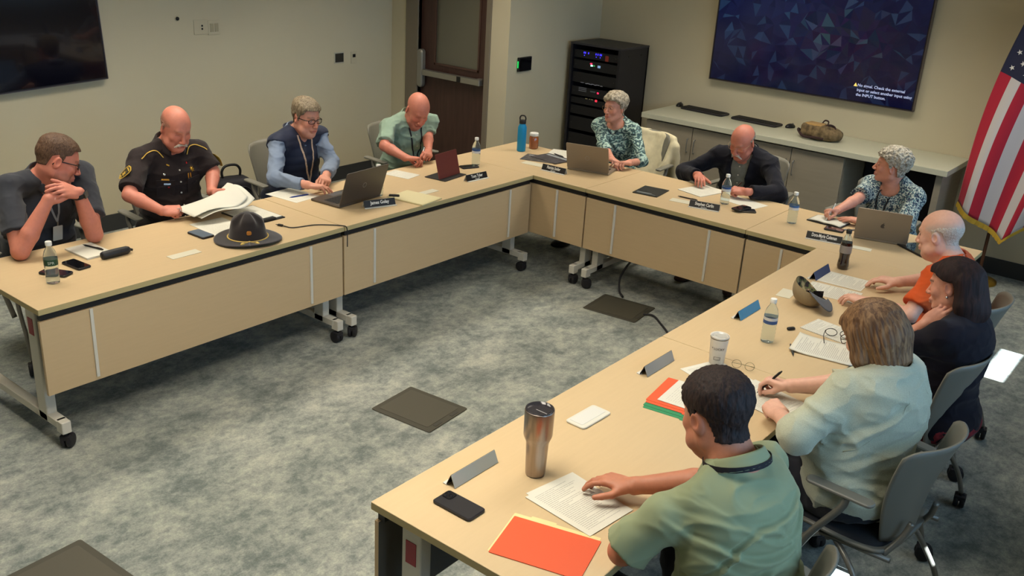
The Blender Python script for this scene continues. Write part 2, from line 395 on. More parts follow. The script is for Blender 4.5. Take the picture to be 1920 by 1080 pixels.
def table(x, y, rz, L, label, group, sticker_end=None, W_=0.762):
    """local: +x along the length from 0, y 0 = panel side, y W_ = sitting side"""
    t = thing('training_table', (x, y, 0), rz, label, 'table', group)
    f = MB(); g = 0.0015
    f.box((L / 2, W_ / 2, 0.7215), (L - 2 * g, W_, 0.029), 0.003)
    top = f.build('tabletop', [BEECH, EDGE], t)
    for p in top.data.polygons:
        if abs(p.normal.z) < 0.5: p.material_index = 1
    f = MB(); f.box((L / 2, 0.035, 0.690), (L - .03, 0.03, 0.034)); f.box((L / 2, 0.30, 0.690), (L - .30, 0.03, 0.03)); f.box((L / 2, 0.55, 0.690), (L - .30, 0.03, 0.03))
    f.build('under_rail', DARK, t)
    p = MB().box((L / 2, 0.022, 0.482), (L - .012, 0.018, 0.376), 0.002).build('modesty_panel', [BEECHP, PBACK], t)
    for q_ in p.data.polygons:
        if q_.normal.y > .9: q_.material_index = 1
    for sx_ in (0.25, L - 0.25):
        MB().box((sx_, 0.009, 0.492), (0.016, 0.010, 0.356), 0.002).build('panel_clip', WHITE, t)
    for i, (ex, sd) in enumerate(((0.055, 1), (L - 0.055, -1))):
        f = MB()
        f.box((ex, 0.155, 0.40), (0.05, 0.085, 0.58), 0.006)
        f.box((ex, 0.37, 0.128), (0.05, 0.70, 0.042), 0.008)
        f.box((ex, 0.012, 0.118), (0.046, 0.06, 0.062), 0.006)
        f.box((ex, 0.742, 0.118), (0.046, 0.06, 0.062), 0.006)
        f.box((ex + sd * .03, 0.33, 0.675), (0.03, 0.50, 0.05), 0.004)
        lg = f.build('leg', WHITE, t)
        add_caster(lg, ex, 0.004, 0.6 + i); add_caster(lg, ex, 0.752, 1.2 - i)
        if sticker_end == i:
            MB().box((ex - sd * .0260, 0.155, 0.60), (0.002, 0.045, 0.085)).build('red_latch', mat('red latch plastic', (150, 24, 40), rough=.4), lg)
    return t
LL = 1.8275; TT = 1.2267; XC = 2.157
G = 'flip top training tables set in a U'
table(0, -2 * LL - .002, rad(90), LL, 'long beech training table at the near end of the left side, holding the campaign hat', G, 0)
table(0, -LL - .001, rad(90), LL, 'long beech training table on the left side, meeting the back row at the corner', G)
table(-.762, 0, 0, TT, 'short beech training table in the left corner of the back row, under the blue flask', G)
table(-.762 + TT, 0, 0, TT, 'short beech training table in the middle of the back row', G)
table(-.762 + 2 * TT, 0, 0, TT, 'short beech training table in the right corner of the back row', G)
table(XC, 0, rad(-90), LL, 'long beech training table on the right side, under the camouflage cap', G)
table(XC, -LL, rad(-90), LL + .005, 'long beech training table at the near end of the right side, holding the steel tumbler', G, 1)

# ================================================================== chairs
SHELL = mat('grey polypropylene shell', (118, 116, 106), rough=0.45, bump=(300, 0.05))
TUBE = mat('grey coated tube', (126, 124, 116), rough=0.35, metal=0.4)
CUSH = mat('charcoal seat fabric', (38, 40, 44), rough=0.95, bump=(500, 0.4))
def chair_proto():
    t = thing('stacking_chair', (0, 0, 0), 0, 'x', 'chair')
    def back(u, v):
        a = (u - .5) * 2; h = v
        hw = 0.212 - 0.070 * (1 - v) ** 1.4                       # half width
        x = hw * math.sin(a * 1.12) / math.sin(1.12)
        wrap = 0.105 * (1 - math.cos(a * 1.12)) / (1 - math.cos(1.12)) * (0.45 + 0.55 * v)
        ctop = 0.42 - 0.03 * max(0, abs(a) - .70) ** 2 / .09 + .012 * math.cos(a * 1.5)
        z = 0.455 + v * ctop; y = -0.215 - 0.10 * v + 0.02 * math.sin(v * 3.1) + wrap
        return (x, y, z)
    MB().grid(back, 26, 16, 0.009).build('backrest', SHELL, t)
    def seat(u, v):
        x = (u - .5) * 2; y = (v - .5) * 2; r = 0.30
        k = 1 - 0.10 * (abs(x) ** 3) * (abs(y) ** 3)
        z = 0.432 + 0.018 * (abs(x) ** 3) - 0.028 * max(0, y) ** 3 + 0.01 * max(0, -y) ** 2
        return (x * 0.225 * k, y * 0.215 * k, z)
    MB().grid(seat, 16, 16, 0.012).build('seat', SHELL, t)
    def cush(u, v):
        x = (u - .5) * 2; y = (v - .5) * 2; k = 1 - 0.12 * (abs(x) ** 3) * (abs(y) ** 3)
        z = 0.445 + 0.022 * (1 - x ** 6) * (1 - y ** 6) - 0.02 * max(0, y) ** 3
        return (x * 0.205 * k, y * 0.195 * k, z)
    MB().grid(cush, 14, 14, 0.02).build('cushion', CUSH, t)
    for s_ in (-1, 1):
        MB().tube(bez([(s_ * .19, .02, .415), (s_ * .235, .10, .36), (s_ * .262, .20, .20), (s_ * .268, .235, .085)]), 0.0115).build('leg', TUBE, t)
        MB().tube(bez([(s_ * .19, -.02, .415), (s_ * .235, -.12, .36), (s_ * .262, -.24, .20), (s_ * .268, -.285, .085)]), 0.0115).build('leg', TUBE, t)
        MB().tube(bez([(s_ * .262, .10, .30), (s_ * .272, .03, .45), (s_ * .282, -.06, .60), (s_ * .282, -.075, .655)]), 0.014).tube([(s_ * .20, .03, .41), (s_ * .20, -.24, .44)], 0.010).build('arm_post', TUBE, t)
        a = MB(); a.rbox((0, 0, 0), (0.052, 0.255, 0.014), 0.022, 0.004, M=Mt((s_ * .280, -.045, .664), rad(-s_ * 4)))
        a.build('armrest', SHELL, t)
        for y in (.235, -.285): add_caster(t, s_ * .268, y, rad(40 * s_ + y * 100), 0.09)
    MB().tube([(-.20, .0, .405), (.20, .0, .405)], .012).tube(bez([(-.17, -.2, .43), (-.12, -.235, .50), (-.10, -.25, .56)]), .012).tube(bez([(.17, -.2, .43), (.12, -.235, .50), (.10, -.25, .56)]), .012).build('seat_frame', TUBE, t)
    return t
CHAIR = chair_proto(); _used = [False]
def chair(x, y, face, label):
    """face = compass angle the sitter looks along (degrees, 0 = +x)"""
    t = CHAIR if not _used[0] else copy_tree(CHAIR); _used[0] = True
    t.location = (x, y, 0); t.rotation_euler = (0, 0, rad(face - 90)); t['label'] = label; t['group'] = 'grey chairs around the tables'
    return t
# ================================================================== implicit-surface modeller (numpy)
f32 = np.float32
def A3(v): return np.array(v, dtype=float)
def unit(v): v = A3(v); return v / max(1e-9, np.linalg.norm(v))
def vnoise(P, seed=0):
    """value noise 0..1 at points P (n,3)"""
    P = P + seed * 17.31; I = np.floor(P).astype(np.int64); F = P - I; F = F * F * (3 - 2 * F); r = 0
    def h(i, j, k):
        n = (i * 73856093) ^ (j * 19349663) ^ (k * 83492791); n = (n ^ (n >> 13)) * 1274126177 & 0x7fffffff
        return (n & 0xffff) / 65535.0
    for a in (0, 1):
        for b in (0, 1):
            for c in (0, 1):
                w = (F[:, 0] if a else 1 - F[:, 0]) * (F[:, 1] if b else 1 - F[:, 1]) * (F[:, 2] if c else 1 - F[:, 2])
                r = r + w * h(I[:, 0] + a, I[:, 1] + b, I[:, 2] + c)
    return r
def sstep(a, b, x):
    t = np.clip((x - a) / (b - a), 0, 1); return t * t * (3 - 2 * t)
class Fld:
    def __init__(s, lo, hi, h):
        s.lo = A3(lo) - 3 * h; s.h = h; s.n = np.ceil((A3(hi) + 3 * h - s.lo) / h).astype(int) + 1
        s.D = np.full(tuple(s.n), 0.05, f32)
    def _sub(s, lo, hi):
        i0 = np.clip(np.floor((lo - s.lo) / s.h).astype(int), 0, s.n - 1); i1 = np.clip(np.ceil((hi - s.lo) / s.h).astype(int) + 1, 1, s.n)
        if np.any(i1 <= i0): return None
        sl = tuple(slice(a, b) for a, b in zip(i0, i1))
        g = [(s.lo[k] + s.h * np.arange(i0[k], i1[k])).astype(f32).reshape([-1 if q == k else 1 for q in range(3)]) for k in range(3)]
        return sl, g
    def _put(s, sl, d, k, cut):
        D = s.D[sl]
        if cut:
            d = -d; m = np.maximum(D, d)
            if k > 0: m = m + np.square(np.maximum(k - np.abs(D - d), 0)) / (4 * k)
        else:
            m = np.minimum(D, d)
            if k > 0: m = m - np.square(np.maximum(k - np.abs(D - d), 0)) / (4 * k)
        s.D[sl] = m
    def cone(s, a, b, ra, rb=None, k=0.01, cut=False):
        a = A3(a); b = A3(b); rb = ra if rb is None else rb; m = max(k, .012) + max(ra, rb)
        q = s._sub(np.minimum(a, b) - m, np.maximum(a, b) + m)
        if q is None: return s
        sl, (X, Y, Z) = q; v = b - a; l2 = max(float(v @ v), 1e-10)
        X = X - f32(a[0]); Y = Y - f32(a[1]); Z = Z - f32(a[2])
        t = np.clip((X * f32(v[0]) + Y * f32(v[1]) + Z * f32(v[2])) / f32(l2), 0, 1)
        d = np.sqrt((X - t * f32(v[0])) ** 2 + (Y - t * f32(v[1])) ** 2 + (Z - t * f32(v[2])) ** 2) - (f32(ra) + f32(rb - ra) * t)
        s._put(sl, d, k, cut); return s
    def ell(s, c, r, M=None, k=0.01, cut=False):
        c = A3(c); r = A3(r) if np.ndim(r) else A3((r, r, r)); M = np.eye(3) if M is None else M
        e = np.sqrt(((M * r) ** 2).sum(1)) + max(k, .012)
        q = s._sub(c - e, c + e)
        if q is None: return s
        sl, (X, Y, Z) = q; X = X - f32(c[0]); Y = Y - f32(c[1]); Z = Z - f32(c[2]); k0 = 0; k1 = 0
        for i in range(3):
            u = (X * f32(M[0, i]) + Y * f32(M[1, i]) + Z * f32(M[2, i])) / f32(r[i]); k0 = k0 + u * u; k1 = k1 + (u / f32(r[i])) ** 2
        k0 = np.sqrt(k0); d = k0 * (k0 - 1) / np.maximum(np.sqrt(k1), 1e-6)
        s._put(sl, d, k, cut); return s
    def box(s, c, hf, M=None, r=0.005, k=0.005, cut=False):
        c = A3(c); hf = A3(hf); M = np.eye(3) if M is None else M
        e = np.sqrt(((M * hf) ** 2).sum(1)) * 1.2 + max(k, .012)
        q = s._sub(c - e, c + e)
        if q is None: return s
        sl, (X, Y, Z) = q; X = X - f32(c[0]); Y = Y - f32(c[1]); Z = Z - f32(c[2]); o = 0; mx = None
        for i in range(3):
            u = np.abs(X * f32(M[0, i]) + Y * f32(M[1, i]) + Z * f32(M[2, i])) - f32(hf[i] - r)
            o = o + np.maximum(u, 0) ** 2; mx = u if mx is None else np.maximum(mx, u)
        s._put(sl, np.sqrt(o) + np.minimum(mx, 0) - f32(r), k, cut); return s
    def pts(s, lim):
        I = np.nonzero(np.abs(s.D) < lim); return I, s.lo + s.h * np.stack(I, 1)
    def disp(s, fn, lim=0.02):
        I, P = s.pts(lim); s.D[I] -= fn(P).astype(f32); return s
    def clip(s, p, n, k=0.006):
        """keep the side of the plane through p that n points away from"""
        p = A3(p); n = unit(n)
        g = [(s.lo[q] + s.h * np.arange(s.n[q])).astype(f32).reshape([-1 if z == q else 1 for z in range(3)]) for q in range(3)]
        d = (g[0] - p[0]) * f32(n[0]) + (g[1] - p[1]) * f32(n[1]) + (g[2] - p[2]) * f32(n[2])
        D = s.D; s.D = (np.maximum(D, d) + np.square(np.maximum(k - np.abs(D - d), 0)) / (4 * k)).astype(f32); return s
    def sample(s, p):
        q = (A3(p) - s.lo) / s.h; i = np.clip(np.floor(q).astype(int), 0, s.n - 2); t = np.clip(q - i, 0, 1)
        c = s.D[i[0]:i[0] + 2, i[1]:i[1] + 2, i[2]:i[2] + 2]; c = c[0] * (1 - t[0]) + c[1] * t[0]; c = c[0] * (1 - t[1]) + c[1] * t[1]
        return float(c[0] * (1 - t[2]) + c[1] * t[2])
    def hit(s, o, d, mx=0.6, lift=0.0):
        o = A3(o); d = unit(d); st = s.h * .5; p = o.copy()
        for _ in range(int(mx / st)):
            if s.sample(p) < 0.0: break
            p = p + d * st
        e = s.h; n = unit([s.sample(p + A3(v) * e) - s.sample(p - A3(v) * e) for v in ((1, 0, 0), (0, 1, 0), (0, 0, 1))])
        return p + n * lift, n
    def mesh(s):
        D = s.D; S = D < 0; cnt = np.zeros(tuple(s.n - 1), np.uint8)
        for a in (0, 1):
            for b in (0, 1):
                for c in (0, 1): cnt += S[a:s.n[0] - 1 + a, b:s.n[1] - 1 + b, c:s.n[2] - 1 + c]
        act = (cnt > 0) & (cnt < 8); I, J, K = np.nonzero(act); N = len(I)
        cv = {(a, b, c): D[I + a, J + b, K + c] for a in (0, 1) for b in (0, 1) for c in (0, 1)}
        acc = np.zeros((N, 3), f32); w = np.zeros(N, f32)
        for ax in range(3):
            for u in (0, 1):
                for v in (0, 1):
                    a = [0, 0, 0]; o = [q for q in range(3) if q != ax]; a[o[0]] = u; a[o[1]] = v; b = list(a); b[ax] = 1
                    x = cv[tuple(a)]; y = cv[tuple(b)]; m = (x < 0) != (y < 0)
                    t = np.where(m, x / np.where(m, x - y, 1), 0)
                    acc[:, ax] += np.where(m, t, 0); acc[:, o[0]] += np.where(m, u, 0); acc[:, o[1]] += np.where(m, v, 0); w += m
        V = s.lo + s.h * (np.stack([I, J, K], 1) + acc / w[:, None])
        idx = np.full(tuple(s.n - 1), -1, np.int32); idx[I, J, K] = np.arange(N, dtype=np.int32); Q = []
        for ax in range(3):
            o = [q for q in range(3) if q != ax]
            lo_ = [slice(1, -1)] * 3; lo_[ax] = slice(0, -1); hi_ = [slice(1, -1)] * 3; hi_[ax] = slice(1, None)
            x = S[tuple(lo_)]; y = S[tuple(hi_)]; m = np.stack(np.nonzero(x != y), 1); sg = x[tuple(m.T)]
            base = m.copy(); base[:, o[0]] += 1; base[:, o[1]] += 1
            def g(u, v):
                p = base.copy(); p[:, o[0]] -= u; p[:, o[1]] -= v; return idx[p[:, 0], p[:, 1], p[:, 2]]
            q = np.stack([g(1, 1), g(0, 1), g(0, 0), g(1, 0)], 1)
            flip = sg if ax != 1 else ~sg
            q = np.where(flip[:, None], q, q[:, ::-1]); Q.append(q)
        return V, np.concatenate(Q)
def np_mesh(name, V, Q, org=(0, 0, 0), C=None):
    me = bpy.data.meshes.new(name); V = (V - A3(org)).astype(f32)
    me.vertices.add(len(V)); me.vertices.foreach_set('co', V.ravel()); me.loops.add(Q.size); me.polygons.add(len(Q))
    me.loops.foreach_set('vertex_index', Q.astype(np.int32).ravel()); me.polygons.foreach_set('loop_start', np.arange(0, Q.size, 4, dtype=np.int32))
    me.polygons.foreach_set('use_smooth', np.ones(len(Q), bool))
    me.update(calc_edges=True); me.validate()
    if C is not None:
        at = me.color_attributes.new('tint', 'FLOAT_COLOR', 'POINT'); c = np.ones((len(V), 4), f32); c[:, :3] = C; at.data.foreach_set('color', c.ravel())
    return me
def fobj(name, F, m, parent=None, org=(0, 0, 0), color=None):
    V, Q = F.mesh(); C = color(V) if color is not None else None
    me = np_mesh(name, V, Q, org, C); me.materials.append(m)
    o = bpy.data.objects.new(name, me); COL.objects.link(o)
    if parent is not None: o.parent = parent
    return o
# ================================================================== people
SKIN = mat('skin', attr='tint', rough=0.48, spec=0.4, sss=0.06, var=(60, 0.05), bump=(160, 0.12))
def cloth(name, c, rough=0.9, bump=(700, 0.25), var=(30, 0.05), sheen=0.1): return mat(name, c, rough=rough, spec=0.2, bump=bump, var=var, sheen=sheen)
def hairmat(name, c, c2, sc=(90, 90, 9), bumps=0.8, rough=0.5):
    if name in MATS: return MATS[name]
    m = bpy.data.materials.new(name); MATS[name] = m; m.use_nodes = True; nt = m.node_tree; b = nt.nodes['Principled BSDF']; L = nt.links.new
    b.inputs['Roughness'].default_value = rough; b.inputs['Specular IOR Level'].default_value = 0.3
    tc = nt.nodes.new('ShaderNodeTexCoord'); mp = nt.nodes.new('ShaderNodeMapping'); mp.inputs['Scale'].default_value = sc; L(tc.outputs['Object'], mp.inputs[0])
    n = nt.nodes.new('ShaderNodeTexNoise'); n.inputs['Scale'].default_value = 1.0; n.inputs['Detail'].default_value = 5; n.inputs['Distortion'].default_value = 0.6; L(mp.outputs[0], n.inputs[0])
    r = nt.nodes.new('ShaderNodeValToRGB'); e = r.color_ramp.elements; e[0].position = .36; e[0].color = col4(c); e[1].position = .66; e[1].color = col4(c2); L(n.outputs['Fac'], r.inputs[0])
    L(r.outputs[0], b.inputs['Base Color']); bp = nt.nodes.new('ShaderNodeBump'); bp.inputs['Strength'].default_value = bumps; bp.inputs['Distance'].default_value = .004
    L(n.outputs['Fac'], bp.inputs['Height']); L(bp.outputs[0], b.inputs['Normal']); return m

class Head:
    """local frame: x right, y forward, z up, origin between the eyes' height and the ears"""
    def __init__(s, H, yaw, pitch=0, roll=0, sc=1.0):
        y = rad(yaw); p = rad(pitch); f = A3((math.cos(y) * math.cos(p), math.sin(y) * math.cos(p), -math.sin(p)))
        r = A3((math.sin(y), -math.cos(y), 0)); u = np.cross(r, f)
        if roll: c, q = math.cos(rad(roll)), math.sin(rad(roll)); r, u = r * c + u * q, u * c - r * q
        s.R = np.stack([r, f, u], 1); s.H = A3(H); s.sc = sc
    def w(s, x, y=None, z=None):
        p = A3(x) if y is None else A3((x, y, z)); return s.H + s.R @ (p * s.sc)
    def loc(s, P): return ((P - s.H) @ s.R) / s.sc
def head_prims(F, hd, w=1.0, jaw=1.0, nose=1.0, jowl=0.0, chin=1.0, mouth=True, ears=True, eyes=True):
    S = hd.sc; R = hd.R
    def E(c, r, k=.02, cut=False, M=None):
        F.ell(hd.w(c), A3(r) * S, R if M is None else R @ M, k * S, cut)
    def K(a, b, ra, rb=None, k=.015, cut=False): F.cone(hd.w(a), hd.w(b), ra * S, (ra if rb is None else rb) * S, k * S, cut)
    E((0, -.016, .036), (.076 * w, .096, .084), .02)
    E((0, .012, .02), (.070 * w, .078, .075), .02)
    E((0, .020, -.035), (.058 * w, .066, .078), .03)
    for q in (-1, 1):
        K((q * .050 * w * jaw, -.008, -.062), (q * .020, .060, -.098 * chin), .018, .016, .03)
        K((q * .050 * w * jaw, -.008, -.062), (q * .055 * w, -.008, -.02), .018, .016, .03)
        E((q * .042 * w, .060, -.030), (.020, .018, .020), .022)
        if jowl: E((q * .043 * jaw, .036, -.075), (.022 + .01 * jowl, .026, .026), .025)
    E((0, .066, -.100 * chin), (.020, .017, .016), .02)
    if jowl: E((0, .03, -.112 * chin), (.036, .042, .022 + .012 * jowl), .03)
    K((-.030, .080, .021), (.030, .080, .021), .010, None, .015)
    if eyes:
        for q in (-1, 1): E((q * .031, .096, .000), (.017, .014, .011), .012, True)
    K((0, .086, .006), (0, .108, -.036 * nose), .0075, .0115 * nose, .010)
    for q in (-1, 1): E((q * .0125 * nose, .098, -.040 * nose), (.008, .010, .008), .006)
    if mouth:
        E((0, .082, -.066), (.026, .014, .016), .012)
        K((-.018, .0915, -.0655), (.018, .0915, -.0655), .0050, None, .006); K((-.016, .090, -.0775), (.016, .090, -.0775), .0062, None, .006)
        K((-.024, .098, -.0715), (.024, .098, -.0715), .0030, None, .003, True)
    if ears:
        for q in (-1, 1):
            M = np.array(Matrix.Rotation(q * rad(-24), 3, 'Z') @ Matrix.Rotation(rad(-12), 3, 'X'))
            E((q * .080 * w, -.012, -.008), (.0075, .019, .031), .006, M=M); E((q * .088 * w, -.008, -.004), (.006, .011, .018), .004, True, M)
SKT = dict(pink=(206, 146, 124), tan=(184, 122, 96), pale=(214, 160, 142), red=(196, 124, 104), fair=(216, 168, 148))
def skin_color(hd, base, fringe=None, lips=(170, 84, 80), brow=(120, 96, 80), browa=0.7, stub=None, stuba=0.5, hands=(), blush=0.25, lid=True):
    base = A3(lin(base)); lips = A3(lin(lips)); brow = A3(lin(brow)); red = base * A3((1.02, .80, .76)); st = A3(lin(stub)) if stub else None
    fr_ = A3(lin(fringe)) if fringe else None
    def fn(V):
        L = hd.loc(V); x, y, z = np.abs(L[:, 0]), L[:, 1], L[:, 2]; C = np.tile(base, (len(V), 1)); near = (np.abs(L) < .16).all(1)
        def mix(col, a): a = (np.clip(a, 0, 1) * near)[:, None]; C[:] = C * (1 - a) + col * a
        mix(red, blush * np.exp(-(((x - .042) / .022) ** 2 + ((z + .028) / .022) ** 2)) * (y > .03) * 1.6)
        mix(red, blush * 1.6 * np.exp(-((x / .014) ** 2 + ((z + .034) / .018) ** 2)) * (y > .09))
        mix(red, blush * 1.2 * (x > .070) * (np.abs(z + .008) < .035) * (np.abs(y + .012) < .03))
        if st is not None: mix(st, stuba * sstep(-.035, -.055, z + .25 * np.maximum(0, .05 - y)) * (y > -.01) * (z > -.13))
        if fr_ is not None:
            lo_ = np.interp(y, [-.13, -.055, -.040, -.012, .004, .014, .045, .06], [-.07, -.06, .0, .02, -.005, .02, .03, .2]); hi_ = np.interp(y, [-.13, -.09, -.03, .03, .06], [.035, .055, .055, .045, .02])
            sp = vnoise(L * 300); mix(fr_, (.35 + .65 * sp) * sstep(-.010, .006, z - lo_) * sstep(.022, -.010, z - hi_) * (x > 0) * (y < .06) * .85)
        mix(lips, .75 * (y > .075) * np.exp(-((np.abs(z + .0715) / .0085) ** 4 + (x / .023) ** 4)))
        mix(lips * .45, .8 * (y > .07) * np.exp(-(((z + .0715) / .0022) ** 2 + (x / .024) ** 6)))
        bz = .0205 + .004 * np.sin((x - .012) / .036 * 3.1)
        mix(brow, browa * (y > .05) * (x > .010) * (x < .052) * np.exp(-((z - bz) / .0048) ** 2))
        if lid: mix(base * .30, .75 * (y > .06) * np.exp(-(((z + .003 + .25 * (x - .031) ** 2 * 90) / .0022) ** 2 + ((x - .031) / .0125) ** 6)))
        mix(base * A3((.86, .72, .72)), .5 * (y > .06) * np.exp(-(((z) / .010) ** 2 + ((x - .031) / .016) ** 2)))
        for kp, d in hands:
            for (tip, nrm) in kp:
                q = V - tip; dist = np.linalg.norm(q, axis=1); sd = q @ nrm
                m = ((dist < .0085) & (sd > .001)).astype(float)[:, None] * .45
                C[:] = C * (1 - m) + A3(lin((238, 190, 176))) * m
        return C
    return fn
CURL = dict(flat=((6, 8, 5), (6, 8, 5), (8, 10, 6), (10, 12, 8)), rest=((16, 22, 12), (20, 26, 14), (24, 30, 16), (28, 32, 18)),
            curl=((38, 45, 25), (45, 52, 30), (52, 58, 32), (56, 60, 34)), fist=((68, 85, 50), (72, 88, 52), (76, 88, 52), (78, 86, 50)),
            pen=((42, 48, 18), (52, 60, 26), (66, 74, 40), (72, 80, 45)), point=((10, 14, 8), (40, 55, 30), (55, 70, 40), (60, 72, 42)),
            tap=((22, 30, 18), (14, 22, 14), (20, 26, 16), (30, 30, 18)))
def hand_prims(F, Wp, d, n, side, pose='rest', sc=1.0, thumb=None):
    """side=+1 right hand, -1 left; d = toward the fingers, n = back of hand; returns nails"""
    d = unit(d); n = A3(n); n = unit(n - d * (n @ d)); s = np.cross(n, d) * side; nails = []
    offs = (.0285, .0095, -.0095, -.0275); kn = (.086, .089, .084, .076); ln = (.072, .080, .074, .059); rr = (.0091, .0094, .0088, .0078)
    Wp = A3(Wp)
    def rot(v, ax, a): c, q = math.cos(a), math.sin(a); return v * c + np.cross(ax, v) * q + ax * (ax @ v) * (1 - c)
    # palm: slab and heels
    R = np.stack([s, d, n], 1)
    F.ell(Wp + d * .046 * sc, A3((.039, .056, .0145)) * sc, R, .012 * sc)
    F.ell(Wp + (d * .034 + s * .022 - n * .007) * sc, A3((.016, .030, .013)) * sc, R, .012 * sc)
    F.ell(Wp + (d * .040 - s * .024 - n * .006) * sc, A3((.013, .034, .012)) * sc, R, .012 * sc)
    for i in range(4):
        K_ = Wp + (d * kn[i] + s * offs[i] + n * (.003 if i in (1, 2) else .001)) * sc
        F.cone(Wp + (d * .018 + s * offs[i] * .55) * sc, K_, .0095 * sc, .0104 * sc, .010 * sc)
        sp = offs[i] * 2.6; dd = unit(d + s * sp * (0.75 if pose in ('flat', 'rest', 'tap') else .25)); ax = unit(np.cross(dd, n)); cur = K_; v = dd; nn = n
        for j, (fr, cr) in enumerate(zip((.45, .30, .25), CURL[pose][i])):
            a = -rad(cr); v = rot(v, ax, a); nn = rot(nn, ax, a); nx = cur + v * ln[i] * fr * sc
            F.cone(cur, nx, rr[i] * (1 - .07 * j) * sc, rr[i] * (1 - .07 * (j + 1)) * sc, .0022 if j else .005); cur = nx
        nails.append((cur + nn * rr[i] * .8 * sc, nn))
    tp = thumb or {'fist': (.35, .42, -.84), 'pen': (.75, .15, -.62), 'curl': (.60, .45, -.66)}.get(pose, (.62, .72, -.26))
    t0 = Wp + (d * .022 + s * .024 - n * .006) * sc; v = unit(d * tp[0] + s * tp[1] + n * tp[2])
    t1 = t0 + v * .044 * sc; F.cone(t0, t1, .0145 * sc, .0115 * sc, .012 * sc)
    v2 = unit(v * .8 + d * .45 - s * (.35 if pose in ('fist', 'pen', 'curl') else .12)); t2 = t1 + v2 * .032 * sc; F.cone(t1, t2, .0112 * sc, .0104 * sc, .004)
    v3 = unit(v2 + d * .2 - s * (.3 if pose in ('fist', 'pen') else 0)); t3 = t2 + v3 * .022 * sc; F.cone(t2, t3, .0104 * sc, .0085 * sc, .003)
    nails.append((t3 + unit(n * .5 + s * .5) * .0085 * sc, unit(n * .5 + s * .5)))
    tips = dict(thumb=t3, cup=(t2 + Wp + d * .10 * sc) / 2)
    return nails, tips
def ik(S, Wp, hint, la, lb):
    S = A3(S); Wp = A3(Wp); v = Wp - S; D = np.linalg.norm(v)
    if D > (la + lb) * .995: k = D / ((la + lb) * .995); la *= k; lb *= k
    if D < abs(la - lb) + .02: D = abs(la - lb) + .02
    a = (la * la - lb * lb + D * D) / (2 * D); h = math.sqrt(max(la * la - a * a, 0)); u = unit(v); t = A3(hint); t = unit(t - u * (t @ u))
    return S + u * a + t * h
